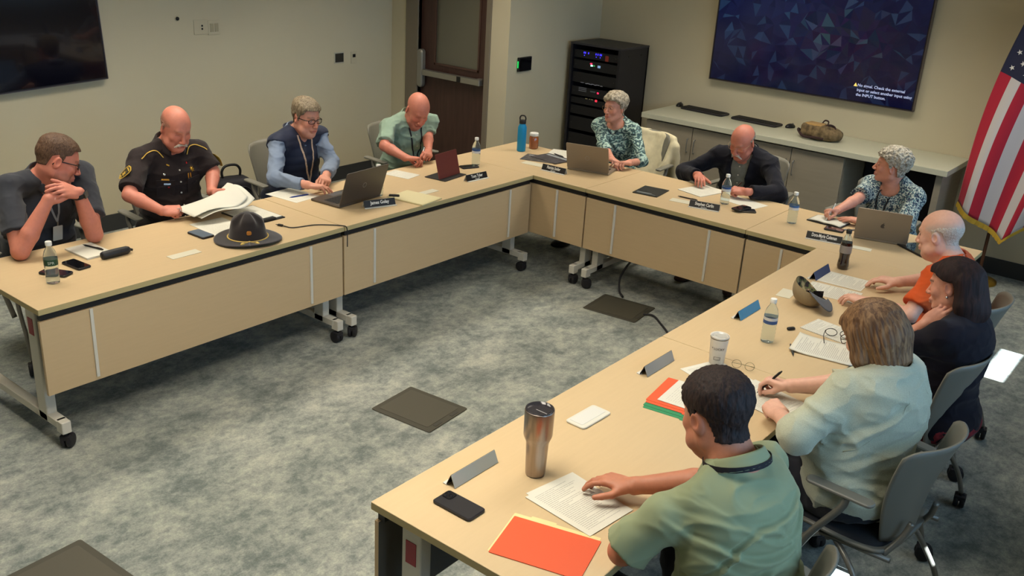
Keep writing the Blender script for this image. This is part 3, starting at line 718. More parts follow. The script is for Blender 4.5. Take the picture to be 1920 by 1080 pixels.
class Person:
    def __init__(s, label, H, yaw, head, arms, lean=15, sw=.19, sc=1.0, belly=.0, fat=0.0, skin='pink', h=.0035, headargs={}, col={}, la=.295, lb=.255, neckf=.5, neckl=.088,
                 shoulder_up=0.0, armfat=1.0, legs=True, syaw=0, pelvis=None, neckr=.055):
        s.f = A3((math.cos(rad(yaw)), math.sin(rad(yaw)), 0)); s.r = A3((s.f[1], -s.f[0], 0)); s.up = A3((0, 0, 1)); s.sc = sc
        s.hd = Head(H, *head); hd = s.hd; R = hd.R
        hd.sc = sc
        nt = hd.w(0, -.024, -.062); s.us = unit(s.up * math.cos(rad(lean)) + s.f * math.sin(rad(lean)))
        s.N = nt - unit(s.us + s.f * neckf) * neckl; C = s.N - s.us * .038 + s.up * shoulder_up
        sr = s.r * math.cos(rad(syaw)) + s.f * math.sin(rad(syaw)); s.sr = sr; s.sf = unit(np.cross(s.up, sr)); s.C = C; s.sw = sw
        s.sh = {1: C + sr * sw, -1: C - sr * sw}
        pz = .55; Lp = (s.N[2] - pz) / s.us[2]; s.P0 = s.N - s.us * Lp if pelvis is None else A3(pelvis)
        s.us = unit(s.N - s.P0); s.Lp = np.linalg.norm(s.N - s.P0)
        s.ff = unit(s.f - s.us * (s.f @ s.us)); s.M = np.stack([s.r, s.ff, s.us], 1)
        s.skn = skin; s.fat = fat; s.belly = belly; s.armfat = armfat; s.neckr = neckr
        root = thing('person', (float(s.P0[0]), float(s.P0[1]), 0), 0, label, 'person'); s.root = root; s.org = A3((s.P0[0], s.P0[1], 0))
        s.arm = {}
        for side, a in arms.items():
            S = s.sh[side] + s.f * a.get('fwd', .02) + s.up * a.get('rise', 0); s.sh[side] = S
            Ws = A3(a['W']); E_ = A3(a['E']) if 'E' in a else ik(S, Ws, a.get('hint', s.r * side * .7 - s.up), la * sc, lb * sc)
            s.arm[side] = dict(S=S, E=E_, W=Ws, d=a.get('d', Ws - E_), n=a.get('n', (0, 0, 1)), pose=a.get('pose', 'rest'), thumb=a.get('thumb'))
        # bounds of the upper body
        pts = [hd.w(x, y, z) for x in (-.1, .1) for y in (-.12, .13) for z in (-.14, .13)] + [s.P0 - (.24 + fat, .24 + fat, .04), s.P0 + (.24 + fat, .24 + fat, 0)]
        for q in s.arm.values(): pts += [q['S'] + .09, q['S'] - .09, q['E'] - .075, q['E'] + .075, q['W'] - .06, q['W'] + .06, q['W'] + unit(q['d']) * .2 + .05, q['W'] + unit(q['d']) * .2 - .05]
        s.lo = np.min(pts, 0); s.hi = np.max(pts, 0); s.lo[2] = max(s.lo[2], .45)
        F = Fld(s.lo, s.hi, h); head_prims(F, hd, **headargs)
        F.cone(hd.w(0, -.026, -.045), s.N, neckr * sc, (neckr + .004) * sc, .025)
        F.cone(hd.w(0, .012, -.085), s.N + s.ff * .03 - s.us * .02, .034 * sc, .03 * sc, .03)
        s.torso(F, -.016); nails = []; s.tips = {}
        for side, q in s.arm.items():
            af = armfat
            F.cone(q['S'], q['E'], .046 * sc * af, .037 * sc * af, .03)
            m = q['E'] * .68 + q['W'] * .32
            F.cone(q['E'], m, .037 * sc * af, .039 * sc * af, .012); F.cone(m, q['W'], .039 * sc * af, .0255 * sc * (af * .5 + .5), .01)
            F.cone(q['W'], q['W'] + unit(q['d']) * .02, .0255 * sc, .02 * sc, .014)
            nl, tp = hand_prims(F, q['W'] + unit(q['d']) * .004, q['d'], q['n'], side, q['pose'], sc * a_hand(q), q['thumb']); nails.append((nl, 0)); s.tips[side] = tp
        s.body = fobj('body', F, SKIN, root, s.org, skin_color(hd, SKT[skin] if isinstance(skin, str) else skin, hands=nails, **col)); s.F = F
    def at(s, right, fwd, up): return s.P0 + s.r * right + s.ff * fwd + s.us * up
    def torso(s, F, inf=0.0, low=True):
        Lp = s.Lp; fat = s.fat; M = s.M; sc = s.sc; g = inf
        if low: F.ell(s.P0 + s.ff * .0, (.172 + fat * .6 + g, .130 + fat * .4 + g, .125), M, .05)
        F.ell(s.at(0, .02 + s.belly * .45, Lp * .30), (.150 + fat + g, .108 + fat * .6 + s.belly * .5 + g, .15), M, .06)
        F.ell(s.at(0, .012, Lp * .62), (.160 + fat * .6 + g, .110 + fat * .4 + g, .17), M, .06)
        Cc = s.C; up = s.us
        for q in (1, -1):
            F.cone(Cc + s.sr * q * .05, s.sh[q], .058 + g * .8 + fat * .12, .047 + g * .8, .04)
            F.cone(s.N + up * .028 + s.sr * q * .02 - s.ff * .012, Cc + s.sr * q * s.sw * .75 + up * .022, .034 + g * .7, .030 + g * .7, .04)
        F.ell(s.at(0, -.03, Lp * .80), (.150 + fat * .3 + g, .075 + g, .11), M, .05)
    def garment(s, name, m, inf=.010, sleeve=.62, cuff=.012, h=.006, neck=None, vneck=None, wr=.006, seed=1, color=None, extra=None, low=True, sl_fat=0.0, tuck=0.0, ws=1.0, cutter=None):
        F = Fld(s.lo - .04, s.hi + .04, h); sc = s.sc
        for side, q in s.arm.items():
            S, E_, Wp = q['S'], q['E'], q['W']; af = s.armfat
            rS, rE = .047 * sc * af + inf * .40, .044 * sc * af + cuff * .5 + sl_fat
            if sleeve <= 1.0:
                e = S + (E_ - S) * sleeve; F.cone(S, e, rS, rS + (rE - rS) * sleeve + cuff * .7, .02); cu = (e, unit(E_ - S), rS + (rE - rS) * sleeve + cuff * .7)
            else:
                F.cone(S, E_, rS, rE, .03); e = E_ + (Wp - E_) * (sleeve - 1); rw = (.037 + (sleeve - 1) * -.008) * sc * af + cuff; F.cone(E_, e, rE, rw, .012); cu = (e, unit(Wp - E_), rw)
            s.arm[side]['cuff'] = cu
            # square off the sleeve end
            e, dv, r_ = cu; F_ = F
            M = frame(dv); F.box(e + dv * (r_ * .62 + .001), (r_ * 1.3, r_ * 1.3, r_ * .62), M, .001, .003, True)
        s.torso(F, inf, low)
        if neck: F.ell(s.N + s.ff * neck[0] + s.us * neck[1], neck[2], s.M, .012, True)
        F.cone(s.N + s.us * .035 - s.ff * .004, s.N + s.us * .16, (s.neckr + .004) * sc, (s.neckr + .02) * sc, .004, True)
        if vneck:
            for q in vneck: F.cone(*q[:2], q[2], q[3], .004, True)
        if extra: extra(F)
        if wr:
            P0, M = s.P0, s.M
            def fn(P):
                L = (P - P0) @ M; n = vnoise(L * A3((7, 7, 15)) * ws, seed); n2 = vnoise(L * A3((16, 16, 30)) * ws + n[:, None] * 1.5, seed + 3)
                rd = 1 - np.abs(2 * n - 1); rd2 = 1 - np.abs(2 * n2 - 1)
                return wr * (rd ** 3 * 1.3 - .45) + wr * .55 * (rd2 ** 3 - .3)
            F.disp(fn)
        if cutter: cutter(F)
        o = fobj(name, F, m, s.root, s.org, color); s.G = F; return o
    def trousers(s, m, m_shoe, spread=.17, foot=.40, name='trousers', shoe_h=.07, knee=.46, kz=.50, ankle=.10):
        lo = s.P0 - A3((.75, .75, .6)); hi = s.P0 + A3((.75, .75, .14)); lo[2] = 0.0
        F = Fld(lo, hi, .010); fat = s.fat
        F.ell(s.P0 - (0, 0, .01), (.185 + fat * .6, .150 + fat * .4, .095), s.M0() if hasattr(s, 'M0') else np.stack([s.r, s.f, s.up], 1), .04)
        for q in (-1, 1):
            hp = s.P0 + s.r * q * .09 + s.f * .02 - A3((0, 0, .02)); kn = s.P0 * A3((1, 1, 0)) + s.f * knee + s.r * q * spread + A3((0, 0, kz)); an = kn * A3((1, 1, 0)) + s.f * (foot - knee) + A3((0, 0, ankle))
            F.cone(hp, kn, .090 + fat * .2, .066, .03); F.cone(kn, an, .066, .052, .01)
            G = Fld(an - (.25, .25, .12), an + (.25, .25, .06), .008)
            a = an * A3((1, 1, 0)); fd = unit(s.f + s.r * q * .18); R = np.stack([np.cross(fd, s.up), fd, s.up], 1)
            G.ell(a + fd * .075 + A3((0, 0, .038)), (.047, .135, .040), R, .01); G.ell(a - fd * .01 + A3((0, 0, .062)), (.042, .060, .055), R, .02)
            G.clip((0, 0, .004), (0, 0, -1), .002); fobj('shoe', G, m_shoe, s.root, s.org)
        F.disp(lambda P: .008 * (1 - np.abs(2 * vnoise(P * 14) - 1)) ** 2)
        fobj(name, F, m, s.root, s.org)
    def on(s, right, height, fwd=.45, lift=.001, F=None, dirv=None):
        """point on the garment's front, at chest coordinates"""
        d = -s.ff if dirv is None else A3(dirv); return (F or s.G).hit(s.at(right, fwd, height), d, .7, lift)
    def put(s, name, mb, m, right, height, rz=0, lift=.0015, F=None, scale=1.0, o=None, dirv=None):
        """place flat geometry (x right, y up, z out) on the garment"""
        p, n = s.on(right, height, F=F, dirv=dirv) if o is None else (F or s.G).hit(o, dirv, .7, 0)
        z = unit(n); y = unit(s.us - z * (s.us @ z)); x = np.cross(y, z); c, q = math.cos(rz), math.sin(rz); x, y = x * c + y * q, y * c - x * q
        me = mb.mesh(name)
        for w_ in (m if isinstance(m, (list, tuple)) else [m]): me.materials.append(w_)
        ob = bpy.data.objects.new(name, me); COL.objects.link(ob); ob.parent = s.root
        pp = p + z * lift - s.org
        ob.matrix_local = Matrix(((x[0], y[0], z[0], pp[0]), (x[1], y[1], z[1], pp[1]), (x[2], y[2], z[2], pp[2]), (0, 0, 0, 1)))
        return ob
    def local(s, name, me_or_F, m, parent=None, color=None):
        """object living in the head's own frame"""
        hd = s.hd
        if isinstance(me_or_F, Fld):
            V, Q = me_or_F.mesh(); me = np_mesh(name, V, Q, (0, 0, 0), color(V) if color else None)
        else: me = me_or_F.mesh(name)
        for w_ in (m if isinstance(m, (list, tuple)) else [m]): me.materials.append(w_)
        ob = bpy.data.objects.new(name, me); COL.objects.link(ob); ob.parent = s.root
        R = hd.R * hd.sc; t = hd.H - s.org
        ob.matrix_local = Matrix([[R[i][0], R[i][1], R[i][2], t[i]] for i in range(3)] + [[0, 0, 0, 1]])
        return ob
    def eyes(s, look=(0, 0), open_=0.5, iris=(70, 80, 84)):
        """eyeballs with lids, small"""
        if open_ < .2: return
        for q in (-1, 1):
            mb = MB(); nu, nv = 20, 14; vs = []; mi = []
            C0 = A3((q * .031, .0765, -.001)); r = .0124
            for i in range(nu + 1):
                for j in range(nv + 1):
                    az = rad(-80 + 160 * i / nu); el = rad(-60 + 120 * j / nv)
                    vs.append(tuple(C0 + r * A3((math.sin(az) * math.cos(el), math.cos(az) * math.cos(el), math.sin(el)))))
            w = nv + 1; fs = []; ms = []
            for i in range(nu):
                for j in range(nv):
                    az = -80 + 160 * (i + .5) / nu; el = -60 + 120 * (j + .5) / nv; up = 22 * open_ * (1 - (az / 62) ** 2); lo = -16 * open_ * (1 - (az / 62) ** 2)
                    fs.append([i * w + j, (i + 1) * w + j, (i + 1) * w + j + 1, i * w + j + 1])
                    dd = math.hypot(az - look[0] * 1.0, el - look[1])
                    ms.append(0 if (el > up or el < lo or abs(az) > 60) else (2 if dd < 26 else 1))
            mb.v = vs; mb.f = fs; mb.mi = ms; mb.sm = [True] * len(fs)
            s.local('eye', mb, [mat('eyelid skin %s' % s.skn, SKT[s.skn], rough=.5), mat('eye white', (170, 158, 150), rough=.3), mat('eye iris', iris, rough=.15)])
    def hair(s, m, line, thick=.010, noise=(60, 60, 60, .002), w=1.0, extra=None, name='hair', top=None, h=.003, cut=None, flat=None):
        """line: [(y, z lower limit)] hairline by depth; top: [(y, z upper limit)] for a bald crown"""
        F = Fld((-.16, -.19, -.26), (.16, .14, .17), h); E = lambda c, r, k=.02: F.ell(c, r, None, k)
        E((0, -.016, .036), (.076 * w, .096, .084)); E((0, .012, .02), (.070 * w, .078, .075)); E((0, .020, -.035), (.058 * w, .066, .078), .03)
        nl = s.hd.loc(s.N); nl = nl * min(1, .24 / np.linalg.norm(nl)); F.cone((0, -.026, -.045), nl, s.neckr, s.neckr + .003, .025)
        ys, zs = zip(*line); T0 = thick
        def fn(P):
            zl = np.interp(P[:, 1], ys, zs) + (.012 * (vnoise(P * A3((240, 240, 90)), 2) - .5) if top else .004 * (vnoise(P * 200, 2) - .5)); a = sstep(-.006, .008, P[:, 2] - zl)
            if top: ty, tz = zip(*top); a = a * sstep(.010, -.012, P[:, 2] - np.interp(P[:, 1], ty, tz) + .016 * (vnoise(P * A3((240, 240, 90)), 7) - .5))
            t = T0(P) if callable(T0) else T0
            n = vnoise(P * A3(noise[:3])) - .45; n2 = vnoise(P * A3(noise[:3]) * 2.3, 5) - .5
            return a * (t + noise[3] * a * (2 * n + n2)) - (1 - a) * .055
        F.disp(fn, .07)
        if extra: extra(F)
        if noise[3] and extra: F.disp(lambda P: noise[3] * 1.4 * (vnoise(P * A3(noise[:3]), 9) - .5), .012)
        if cut: cut(F)
        return s.local(name, F, m)
    def mustache(s, m, drop=.0):
        F = Fld((-.05, .05, -.10), (.05, .13, -.02), .0022)
        for q in (-1, 1): F.cone((q * .003, .1005, -.0555), (q * .022, .0965, -.062), .0072, .0072, .004); F.cone((q * .022, .0965, -.062), (q * .037, .084, -.078 - drop), .0072, .0045, .004)
        F.ell((0, .096, -.058), (.018, .008, .007), None, .004)
        F.disp(lambda P: .0026 * (vnoise(P * A3((420, 300, 120))) - .4), .01); return s.local('moustache', F, m)
    def glasses(s, m, w=.026, hh=.0175, lens=True, r=.0016, y=.101, z=-.002, rim=True):
        g = MB()
        for q in (-1, 1):
            pts = []
            for k in range(20):
                a = 2 * math.pi * k / 20; cx, cz = math.cos(a), math.sin(a); e = .72
                px_ = math.copysign(abs(cx) ** e, cx) * w; pz_ = math.copysign(abs(cz) ** e, cz) * hh
                pts.append((q * .0325 + px_, y - .004 - 9 * (px_ * q + .0) ** 2 * (1 if px_ * q > 0 else 0) - .0, z + pz_))
            if rim: g.tube(pts, r, 6, closed=True)
            g.tube(bez([(q * .058, y - .012, z + .006), (q * .073, y - .03, z + .007), (q * .079, .01, z + .005), (q * .080, -.018, z - .002), (q * .078, -.032, z - .02)], 5), r, 6)
            if lens and rim: g.add(pts, [list(range(20))], 1)
        g.tube([(-.0075, y - .003, z + .004), (0, y, z + .007), (.0075, y - .003, z + .004)], r, 6)
        return s.local('glasses', g, [m, mat('spectacle lens', (235, 240, 240), rough=.03, trans=1, ior=1.05, alpha=.35)])
    def lanyard(s, m, end=(0, .30), mbadge=None, w=.014, neckw=.062, badge=(.054, .086), meet=None, lift=.004):
        """ribbon round the neck meeting at chest point, then a badge"""
        er, eh = end; root = s.root
        for q in (-1, 1):
            P = []; NN = []
            for k in range(15):
                t = k / 14; rx = q * neckw * (1 - t) ** .8 + er * t; hh = (s.Lp + .025) * (1 - t) + eh * t
                p, n = s.G.hit(s.at(rx, .40, hh), -s.ff, .6, lift); P.append(p); NN.append(n)
            bk = []
            for k in range(5):
                a = k / 4; p = s.N + s.us * (.030 + .016 * math.sin(a * 1.57)) + s.sr * q * (neckw * math.cos(a * 1.57) + .002) - s.ff * (.062 * math.sin(a * 1.57)); bk.append(p)
            P = bk[::-1] + P; NN = [unit(p - s.N) for p in bk[::-1]] + NN
            s.ribbon('lanyard', P, NN, w, m)
        if mbadge:
            cl = MB(); cl.box((0, -.010, .002), (.008, .022, .004)); s.put('badge_clip', cl, mat('nickel', (180, 180, 176), rough=.3, metal=1), er, eh, lift=.006)
            b = MB(); b.rbox((0, -.022 - badge[1] / 2, .002), (badge[0], badge[1], .003), .004, .0006); s.put('badge', b, mbadge, er, eh, lift=.008)
    def ribbon(s, name, P, NN, w, m, th=.0012):
        vs = []; fs = []; n = len(P)
        for i in range(n):
            t = unit(P[min(i + 1, n - 1)] - P[max(i - 1, 0)]); b = unit(np.cross(t, NN[i])); p = P[i] - s.org
            nn = unit(np.cross(b, t)); nn = nn if nn @ NN[i] > 0 else -nn
            vs += [p - b * w / 2, p + b * w / 2, p + b * w / 2 + nn * th, p - b * w / 2 + nn * th]
        for i in range(n - 1):
            for k in range(4): l = (k + 1) % 4; fs.append([i * 4 + k, i * 4 + l, i * 4 + 4 + l, i * 4 + 4 + k])
        fs += [[3, 2, 1, 0], [(n - 1) * 4 + k for k in range(4)]]
        return MB().add(vs, fs).build(name, m, s.root)
    def collar(s, m, open_=.30, hi=.030, fall=.034, r0=.066, point=.02, spread=.0, dz=.0):
        """shirt collar: stand and folded leaf, open at the front"""
        def ringp(a, rr, z):
            x = math.sin(a) * rr; y = math.cos(a) * rr * .95 - .012
            return s.N + s.sr * x + s.ff * y + s.us * (z - .012 * math.cos(a) + dz) - s.org
        def fn(u, v):
            a = math.pi * 2 * (u * (1 - open_ / math.pi) + open_ / (2 * math.pi)); c = math.cos(a); pt = max(0, c) ** 3
            prof = [(r0, .018), (r0 - .002, .018 + hi * .6), (r0 + .001, .018 + hi - .005 * c), (r0 + .007, .018 + hi - .004 - .005 * c), (r0 + .016, .018 + hi - fall * .55 - point * pt * .3), (r0 + .025 + spread * pt, .018 + hi - fall - point * pt)]
            k = v * 5; i = min(int(k), 4); t = k - i; rr = prof[i][0] * (1 - t) + prof[i + 1][0] * t; z = prof[i][1] * (1 - t) + prof[i + 1][1] * t
            if v > .5: rr += .030 * pt * (v - .5) * 2
            return ringp(a, rr, z)
        return MB().grid(fn, 34, 10, .0022).build('collar', m, s.root)
    def placket(s, m, btn, h0, h1, n=5, x=0.0, w=.030):
        P = []; NN = []
        for k in range(14):
            p, nn = s.on(x, h0 + (h1 - h0) * k / 13, lift=.001); P.append(p); NN.append(nn)
        s.ribbon('placket', P, NN, w, m, .0015)
        for k in range(n):
            b = MB().lathe([(.0055, 0), (.0055, .0018), (.004, .0026), (.0008, .0018)], 12); s.put('button', b, btn, x, h0 + (h1 - h0) * (k + .5) / n, lift=.003)
def a_hand(q): return 1.0
def frame(v):
    v = unit(v); a = A3((0, 0, 1)) if abs(v[2]) < .9 else A3((1, 0, 0)); x = unit(np.cross(a, v)); return np.stack([x, np.cross(v, x), v], 1)
# ================================================================== the eleven people
DENIM = cloth('dark trousers', (34, 36, 44)); KHAKI = cloth('khaki trousers', (120, 106, 84)); SHOE = mat('brown leather shoe', (58, 34, 28), rough=.4); SHOEB = mat('black leather shoe', (22, 20, 22), rough=.35)
BTN = mat('pale button', (190, 188, 178), rough=.3); GOLD = mat('gold metal', (212, 168, 70), rough=.3, metal=.9); SILV = mat('silver metal', (200, 200, 200), rough=.25, metal=1)
PAPER = mat('white paper', (206, 204, 192), rough=.85); INK = mat('dark ink', (44, 42, 44), rough=.8)
SHORTB = [(-.13, -.055), (-.055, -.050), (-.040, .012), (-.012, .024), (-.004, .004), (.006, .004), (.014, .024), (.040, .034), (.052, .058), (.13, .070)]
SHORT = [(-.13, -.055), (-.055, -.050), (-.040, .012), (-.012, .026), (-.006, -.020), (.012, -.022), (.020, .018), (.040, .030), (.052, .058), (.13, .070)]
def ring_thing(p, side, finger=2): pass

# --- man in the dark grey polo, hands clasped, at the near end of the left side
p = Person('person in a dark grey polo shirt and glasses resting his chin over clasped hands', (-.875, -3.055, 1.155), 6, (68, 22, 8), {
    1: dict(W=(-.655, -3.235, 1.025), E=(-.665, -3.405, .782), d=(.05, .93, .30), n=(.75, .10, .55), pose='curl', rise=.01, fwd=.03),
   -1: dict(W=(-.655, -3.075, 1.030), E=(-.675, -3.005, .782), d=(.18, -.90, .36), n=(.65, .25, .72), pose='rest', rise=.01, fwd=.03)},
    lean=24, sw=.215, sc=1.05, belly=.05, fat=.035, skin='red', shoulder_up=.03, armfat=1.12, headargs=dict(w=1.02, jowl=1.0), col=dict(brow=(90, 60, 45), stub=(120, 84, 70), stuba=.4, blush=.35), neckr=.062)
POLO = cloth('charcoal polo knit', (54, 56, 62))
p.garment('shirt', POLO, inf=.012, sleeve=.72, cuff=.016, seed=2, wr=.007); p.collar(POLO, open_=.45, fall=.036, r0=.074, point=.016)
p.hair(hairmat('brown cropped hair', (70, 48, 36), (104, 80, 60), (220, 220, 90)), [(-.13, -.045), (-.055, -.042), (-.040, .014), (-.012, .028), (-.006, -.004), (.012, -.004), (.020, .030), (.044, .040), (.056, .066), (.13, .072)],
       thick=lambda P: .004 + .012 * sstep(.03, .10, P[:, 2] + .15 * P[:, 1]), noise=(160, 140, 70, .0018))
p.eyes(look=(10, -8), open_=.5); p.glasses(mat('dark spectacle frame', (24, 20, 22), rough=.25), r=.0026, hh=.015)
BADGE = mat('white badge card', (200, 200, 192), rough=.4)
p.lanyard(mat('grey lanyard webbing', (146, 148, 150), rough=.8), end=(.0, .37), neckw=.050, mbadge=BADGE, w=.011)
wq = p.arm[-1]; wd = unit(wq['W'] - wq['E']); wM = frame(wd)
def watch(p, side, m, face=True):
    q = p.arm[side]; v = unit(q['W'] - q['E']); c = q['W'] - v * .012; n = unit(A3(q['n']) - v * (A3(q['n']) @ v)); b = np.cross(v, n)
    pts = [c + (n * math.cos(a) * .0275 + b * math.sin(a) * .031) * p.sc * (p.armfat * .5 + .5) - p.org for a in np.linspace(0, 2 * math.pi, 25)[:-1]]
    P = [x + p.org for x in pts] + [pts[0] + p.org]; NN = [unit(x - c) for x in P]; o = p.ribbon('wristwatch', P, NN, .022, m, .004)
    if face:
        f = MB(); f.rbox((0, 0, 0), (.036, .040, .010), .009, .003); c2 = c + n * .033 * p.sc - p.org
        o2 = f.build('watch_case', mat('black watch case', (16, 16, 18), rough=.15), p.root); o2.matrix_local = Matrix([[v[i], b[i], n[i], c2[i]] for i in range(3)] + [[0, 0, 0, 1]])
watch(p, -1, mat('black watch strap', (22, 22, 25), rough=.6))
p.trousers(DENIM, SHOE); chair(-1.10, -3.09, 4, 'grey chair under the man in the dark grey polo shirt')

# --- sheriff in the dark brown uniform
p = Person('person in a dark brown sheriff uniform reading papers held in both hands', (-1.0, -2.262, 1.205), -6, (-6, 19, 4), {
    1: dict(W=(-.775, -2.535, .795), E=(-.955, -2.625, .865), d=(.62, .78, .02), n=(.35, -.28, .9), pose='fist', fwd=.0),
   -1: dict(W=(-.835, -2.155, .825), E=(-.985, -2.035, .900), d=(.80, .50, .12), n=(-.25, .35, .9), pose='fist', fwd=.0)},
    lean=10, sw=.190, sc=1.03, belly=.05, fat=.03, skin='red', armfat=1.04, shoulder_up=-.025, headargs=dict(w=.98, jowl=.8, nose=1.08), col=dict(brow=(150, 110, 90), browa=.5, blush=.35, fringe=(110, 88, 74)))
UNI = cloth('dark brown uniform twill', (38, 30, 30), rough=.8)
p.garment('shirt', UNI, inf=.014, sleeve=.86, cuff=.018, seed=5, wr=.006); p.collar(UNI, open_=.30, fall=.040, r0=.070, point=.026, spread=.010)
p.hair(hairmat('shaved grey hair', (124, 92, 76), (156, 118, 100), (200, 200, 200), .3), SHORTB, thick=.0010, noise=(260, 260, 200, .0012), top=[(-.13, .02), (-.09, .045), (-.03, .045), (.02, .035), (.04, .0), (.13, -.1)])
p.eyes(look=(0, -18), open_=.12); p.mustache(mat('white moustache hair', (186, 174, 162), rough=.7))
p.placket(UNI, BTN, .46, .12, 5)
YEL = mat('gold embroidery', (196, 160, 62), rough=.6); DKP = mat('patch ground', (46, 42, 26), rough=.8)
for sx_ in (1, -1):   # chest pockets
    f = MB().box((0, 0, .001), (.105, .115, .003), .003).box((0, .052, .003), (.109, .034, .004), .003); p.put('pocket', f, UNI, sx_ * .088, .305)
def patch(side):
    q = p.arm[side]; v = unit(q['E'] - q['S']); o = q['S'] + v * .075 + p.r * side * .25 + p.f * (.16 if side > 0 else .10); 
    d = unit(q['S'] + v * .075 - o)
    pl = [(-.036, .042), (0, .050), (.036, .042), (.042, .020), (.036, -.010), (.028, -.034), (0, -.050), (-.028, -.034), (-.036, -.010), (-.042, .020)]
    f = MB().prism(pl, 0, .0015).prism([(x * .84, y * .84) for x, y in pl], .0015, .002, mi=1)
    st = [((.022 if k % 2 == 0 else .009) * math.sin(k * math.pi / 6), (.022 if k % 2 == 0 else .009) * math.cos(k * math.pi / 6) - .008) for k in range(12)]
    f.prism(st, .002, .0026); f.box((0, .028, .0022), (.046, .008, .0012)); f.box((0, -.032, .0022), (.026, .005, .0012))
    ob = p.put('shoulder_patch', f, [YEL, DKP], 0, 0, o=o, dirv=d, lift=.002); ob['label'] = 'gold edged shoulder patch with a star'
patch(1); patch(-1)
for sx_ in (1, -1):   # gold cord along the shoulder
    P = []; NN = []
    for k in range(20):
        t = k / 19; pos = p.N + p.us * .20 + p.sr * sx_ * (.075 + .135 * t) + p.ff * (.030 - .02 * math.sin(t * 3.1)); h_, n_ = p.G.hit(pos, (0, 0, -1), .4, .002); P.append(h_); NN.append(n_)
    for _ in range(3): P = [P[0]] + [(P[i - 1] + 2 * P[i] + P[i + 1]) / 4 for i in range(1, len(P) - 1)] + [P[-1]]; NN = [NN[0]] + [unit(NN[i - 1] + 2 * NN[i] + NN[i + 1]) for i in range(1, len(NN) - 1)] + [NN[-1]]
    P = [a + b * .0025 for a, b in zip(P, NN)]
    p.ribbon('shoulder_cord', P, NN, .005, YEL)
star = [((.020 if k % 2 == 0 else .009) * math.sin(k * math.pi / 7), (.020 if k % 2 == 0 else .009) * math.cos(k * math.pi / 7)) for k in range(14)]
p.put('star_badge', MB().prism(star, 0, .003).lathe([(.008, .003), (.006, .005), (.001, .0055)], 14), GOLD, -.088, .415)
p.put('award_pin', MB().rbox((0, 0, .0015), (.046, .014, .003), .006, .001).box((0, 0, .0034), (.03, .004, .001)), GOLD, .088, .375)
p.put('award_pin', MB().lathe([(.009, 0), (.009, .002), (.002, .003)], 16), SILV, .092, .408)
p.put('name_bar', MB().box((0, 0, .0015), (.040, .010, .003), .001), SILV, .080, .350)
p.put('award_pin', MB().lathe([(.006, 0), (.006, .002), (.001, .003)], 12), mat('red enamel', (170, 40, 40), rough=.2), .074, .332)
for dx in (-.008, .008): p.put('award_pin', MB().rbox((0, 0, .0015), (.007, .034, .003), .003, .001), GOLD, -.062 + dx, .385)
p.put('name_bar', MB().box((0, 0, .0015), (.030, .008, .003), .001), mat('red enamel'), -.108, .360); p.put('award_pin', MB().lathe([(.006, 0), (.006, .002), (.001, .003)], 12), SILV, -.112, .342)
p.put('collar_pin', MB().rbox((0, 0, .0015), (.020, .008, .003), .003, .001), GOLD, .060, .455, rz=-.5, lift=.006); p.put('collar_pin', MB().rbox((0, 0, .0015), (.008, .014, .003), .003, .001), mat('red enamel'), -.055, .455, lift=.006)
qq = p.arm[1]; g = MB().tube([A3(x) for x in [(.0098 * math.cos(a), .0098 * math.sin(a), 0) for a in np.linspace(0, 6.28, 17)[:-1]]], .0022, 6, closed=True)
ro = g.build('ring', SILV, p.root); rp = qq['W'] + unit(qq['d']) * .098 + A3((.01, -.012, .006)) - p.org; ro.location = rp; ro.rotation_euler = (rad(70), 0, rad(40))
p.trousers(DENIM, SHOEB); chair(-1.14, -2.22, 0, 'grey chair under the sheriff in dark brown uniform'); SHERIFF = p

# --- man in the navy quilted vest at the dark laptop
p = Person('person in a navy vest over a light blue shirt typing on a dark laptop', (-1.005, -1.268, 1.145), 4, (2, 7, 3), {
    1: dict(W=(-.650, -1.560, .800), hint=(-.2, -.8, -.6), d=(.70, .72, -.10), n=(-.05, .05, 1), pose='tap'),
   -1: dict(W=(-.735, -1.335, .800), E=(-.905, -1.130, .830), d=(.72, -.68, -.05), n=(.25, .25, .9), pose='curl')},
    lean=14, sw=.19, belly=.03, fat=.012, skin='pink', headargs=dict(w=.98, jowl=.5), col=dict(brow=(120, 96, 80), blush=.5))
OXF = cloth('light blue oxford cloth', (120, 134, 156)); NAVY = cloth('navy quilted nylon', (36, 42, 62), rough=.6)
p.garment('shirt', OXF, inf=.008, sleeve=1.84, cuff=.011, seed=7, wr=.008, ws=1.3); S_ = p.G
p.collar(OXF, open_=.50, fall=.036, r0=.068, point=.024)
def vest_extra(F):
    for q in (1, -1):
        a = p.arm[q]; v = unit(a['E'] - a['S']); F.cone(a['S'] + v * .030 + p.r * q * .012, a['S'] + v * .30 + p.r * q * .03, .062, .075, .008, True)
    a = p.N + p.ff * .09 + p.us * .05; F.cone(a, p.at(0, .20, p.Lp * .62), .050, .020, .010, True)
p.garment('vest', NAVY, inf=.027, sleeve=.02, cuff=.0, seed=8, wr=.0, extra=vest_extra, cutter=lambda F: F.disp(lambda P: .0035 * np.abs(np.sin((P[:, 2] - .5) * 3.14159 / .055)) - .002))
def standcollar(u, v):
    a = math.pi * 2 * (u * .78 + .11); rr = .078 + .010 * v - .004 * math.cos(a); c = math.cos(a); q = p.N + p.sr * math.sin(a) * rr + p.ff * (math.cos(a) * rr - .012) + p.us * (.005 + .036 * v - .030 * max(0, c)) - p.org; return q
MB().grid(standcollar, 30, 5, .006).build('vest_collar', NAVY, p.root)
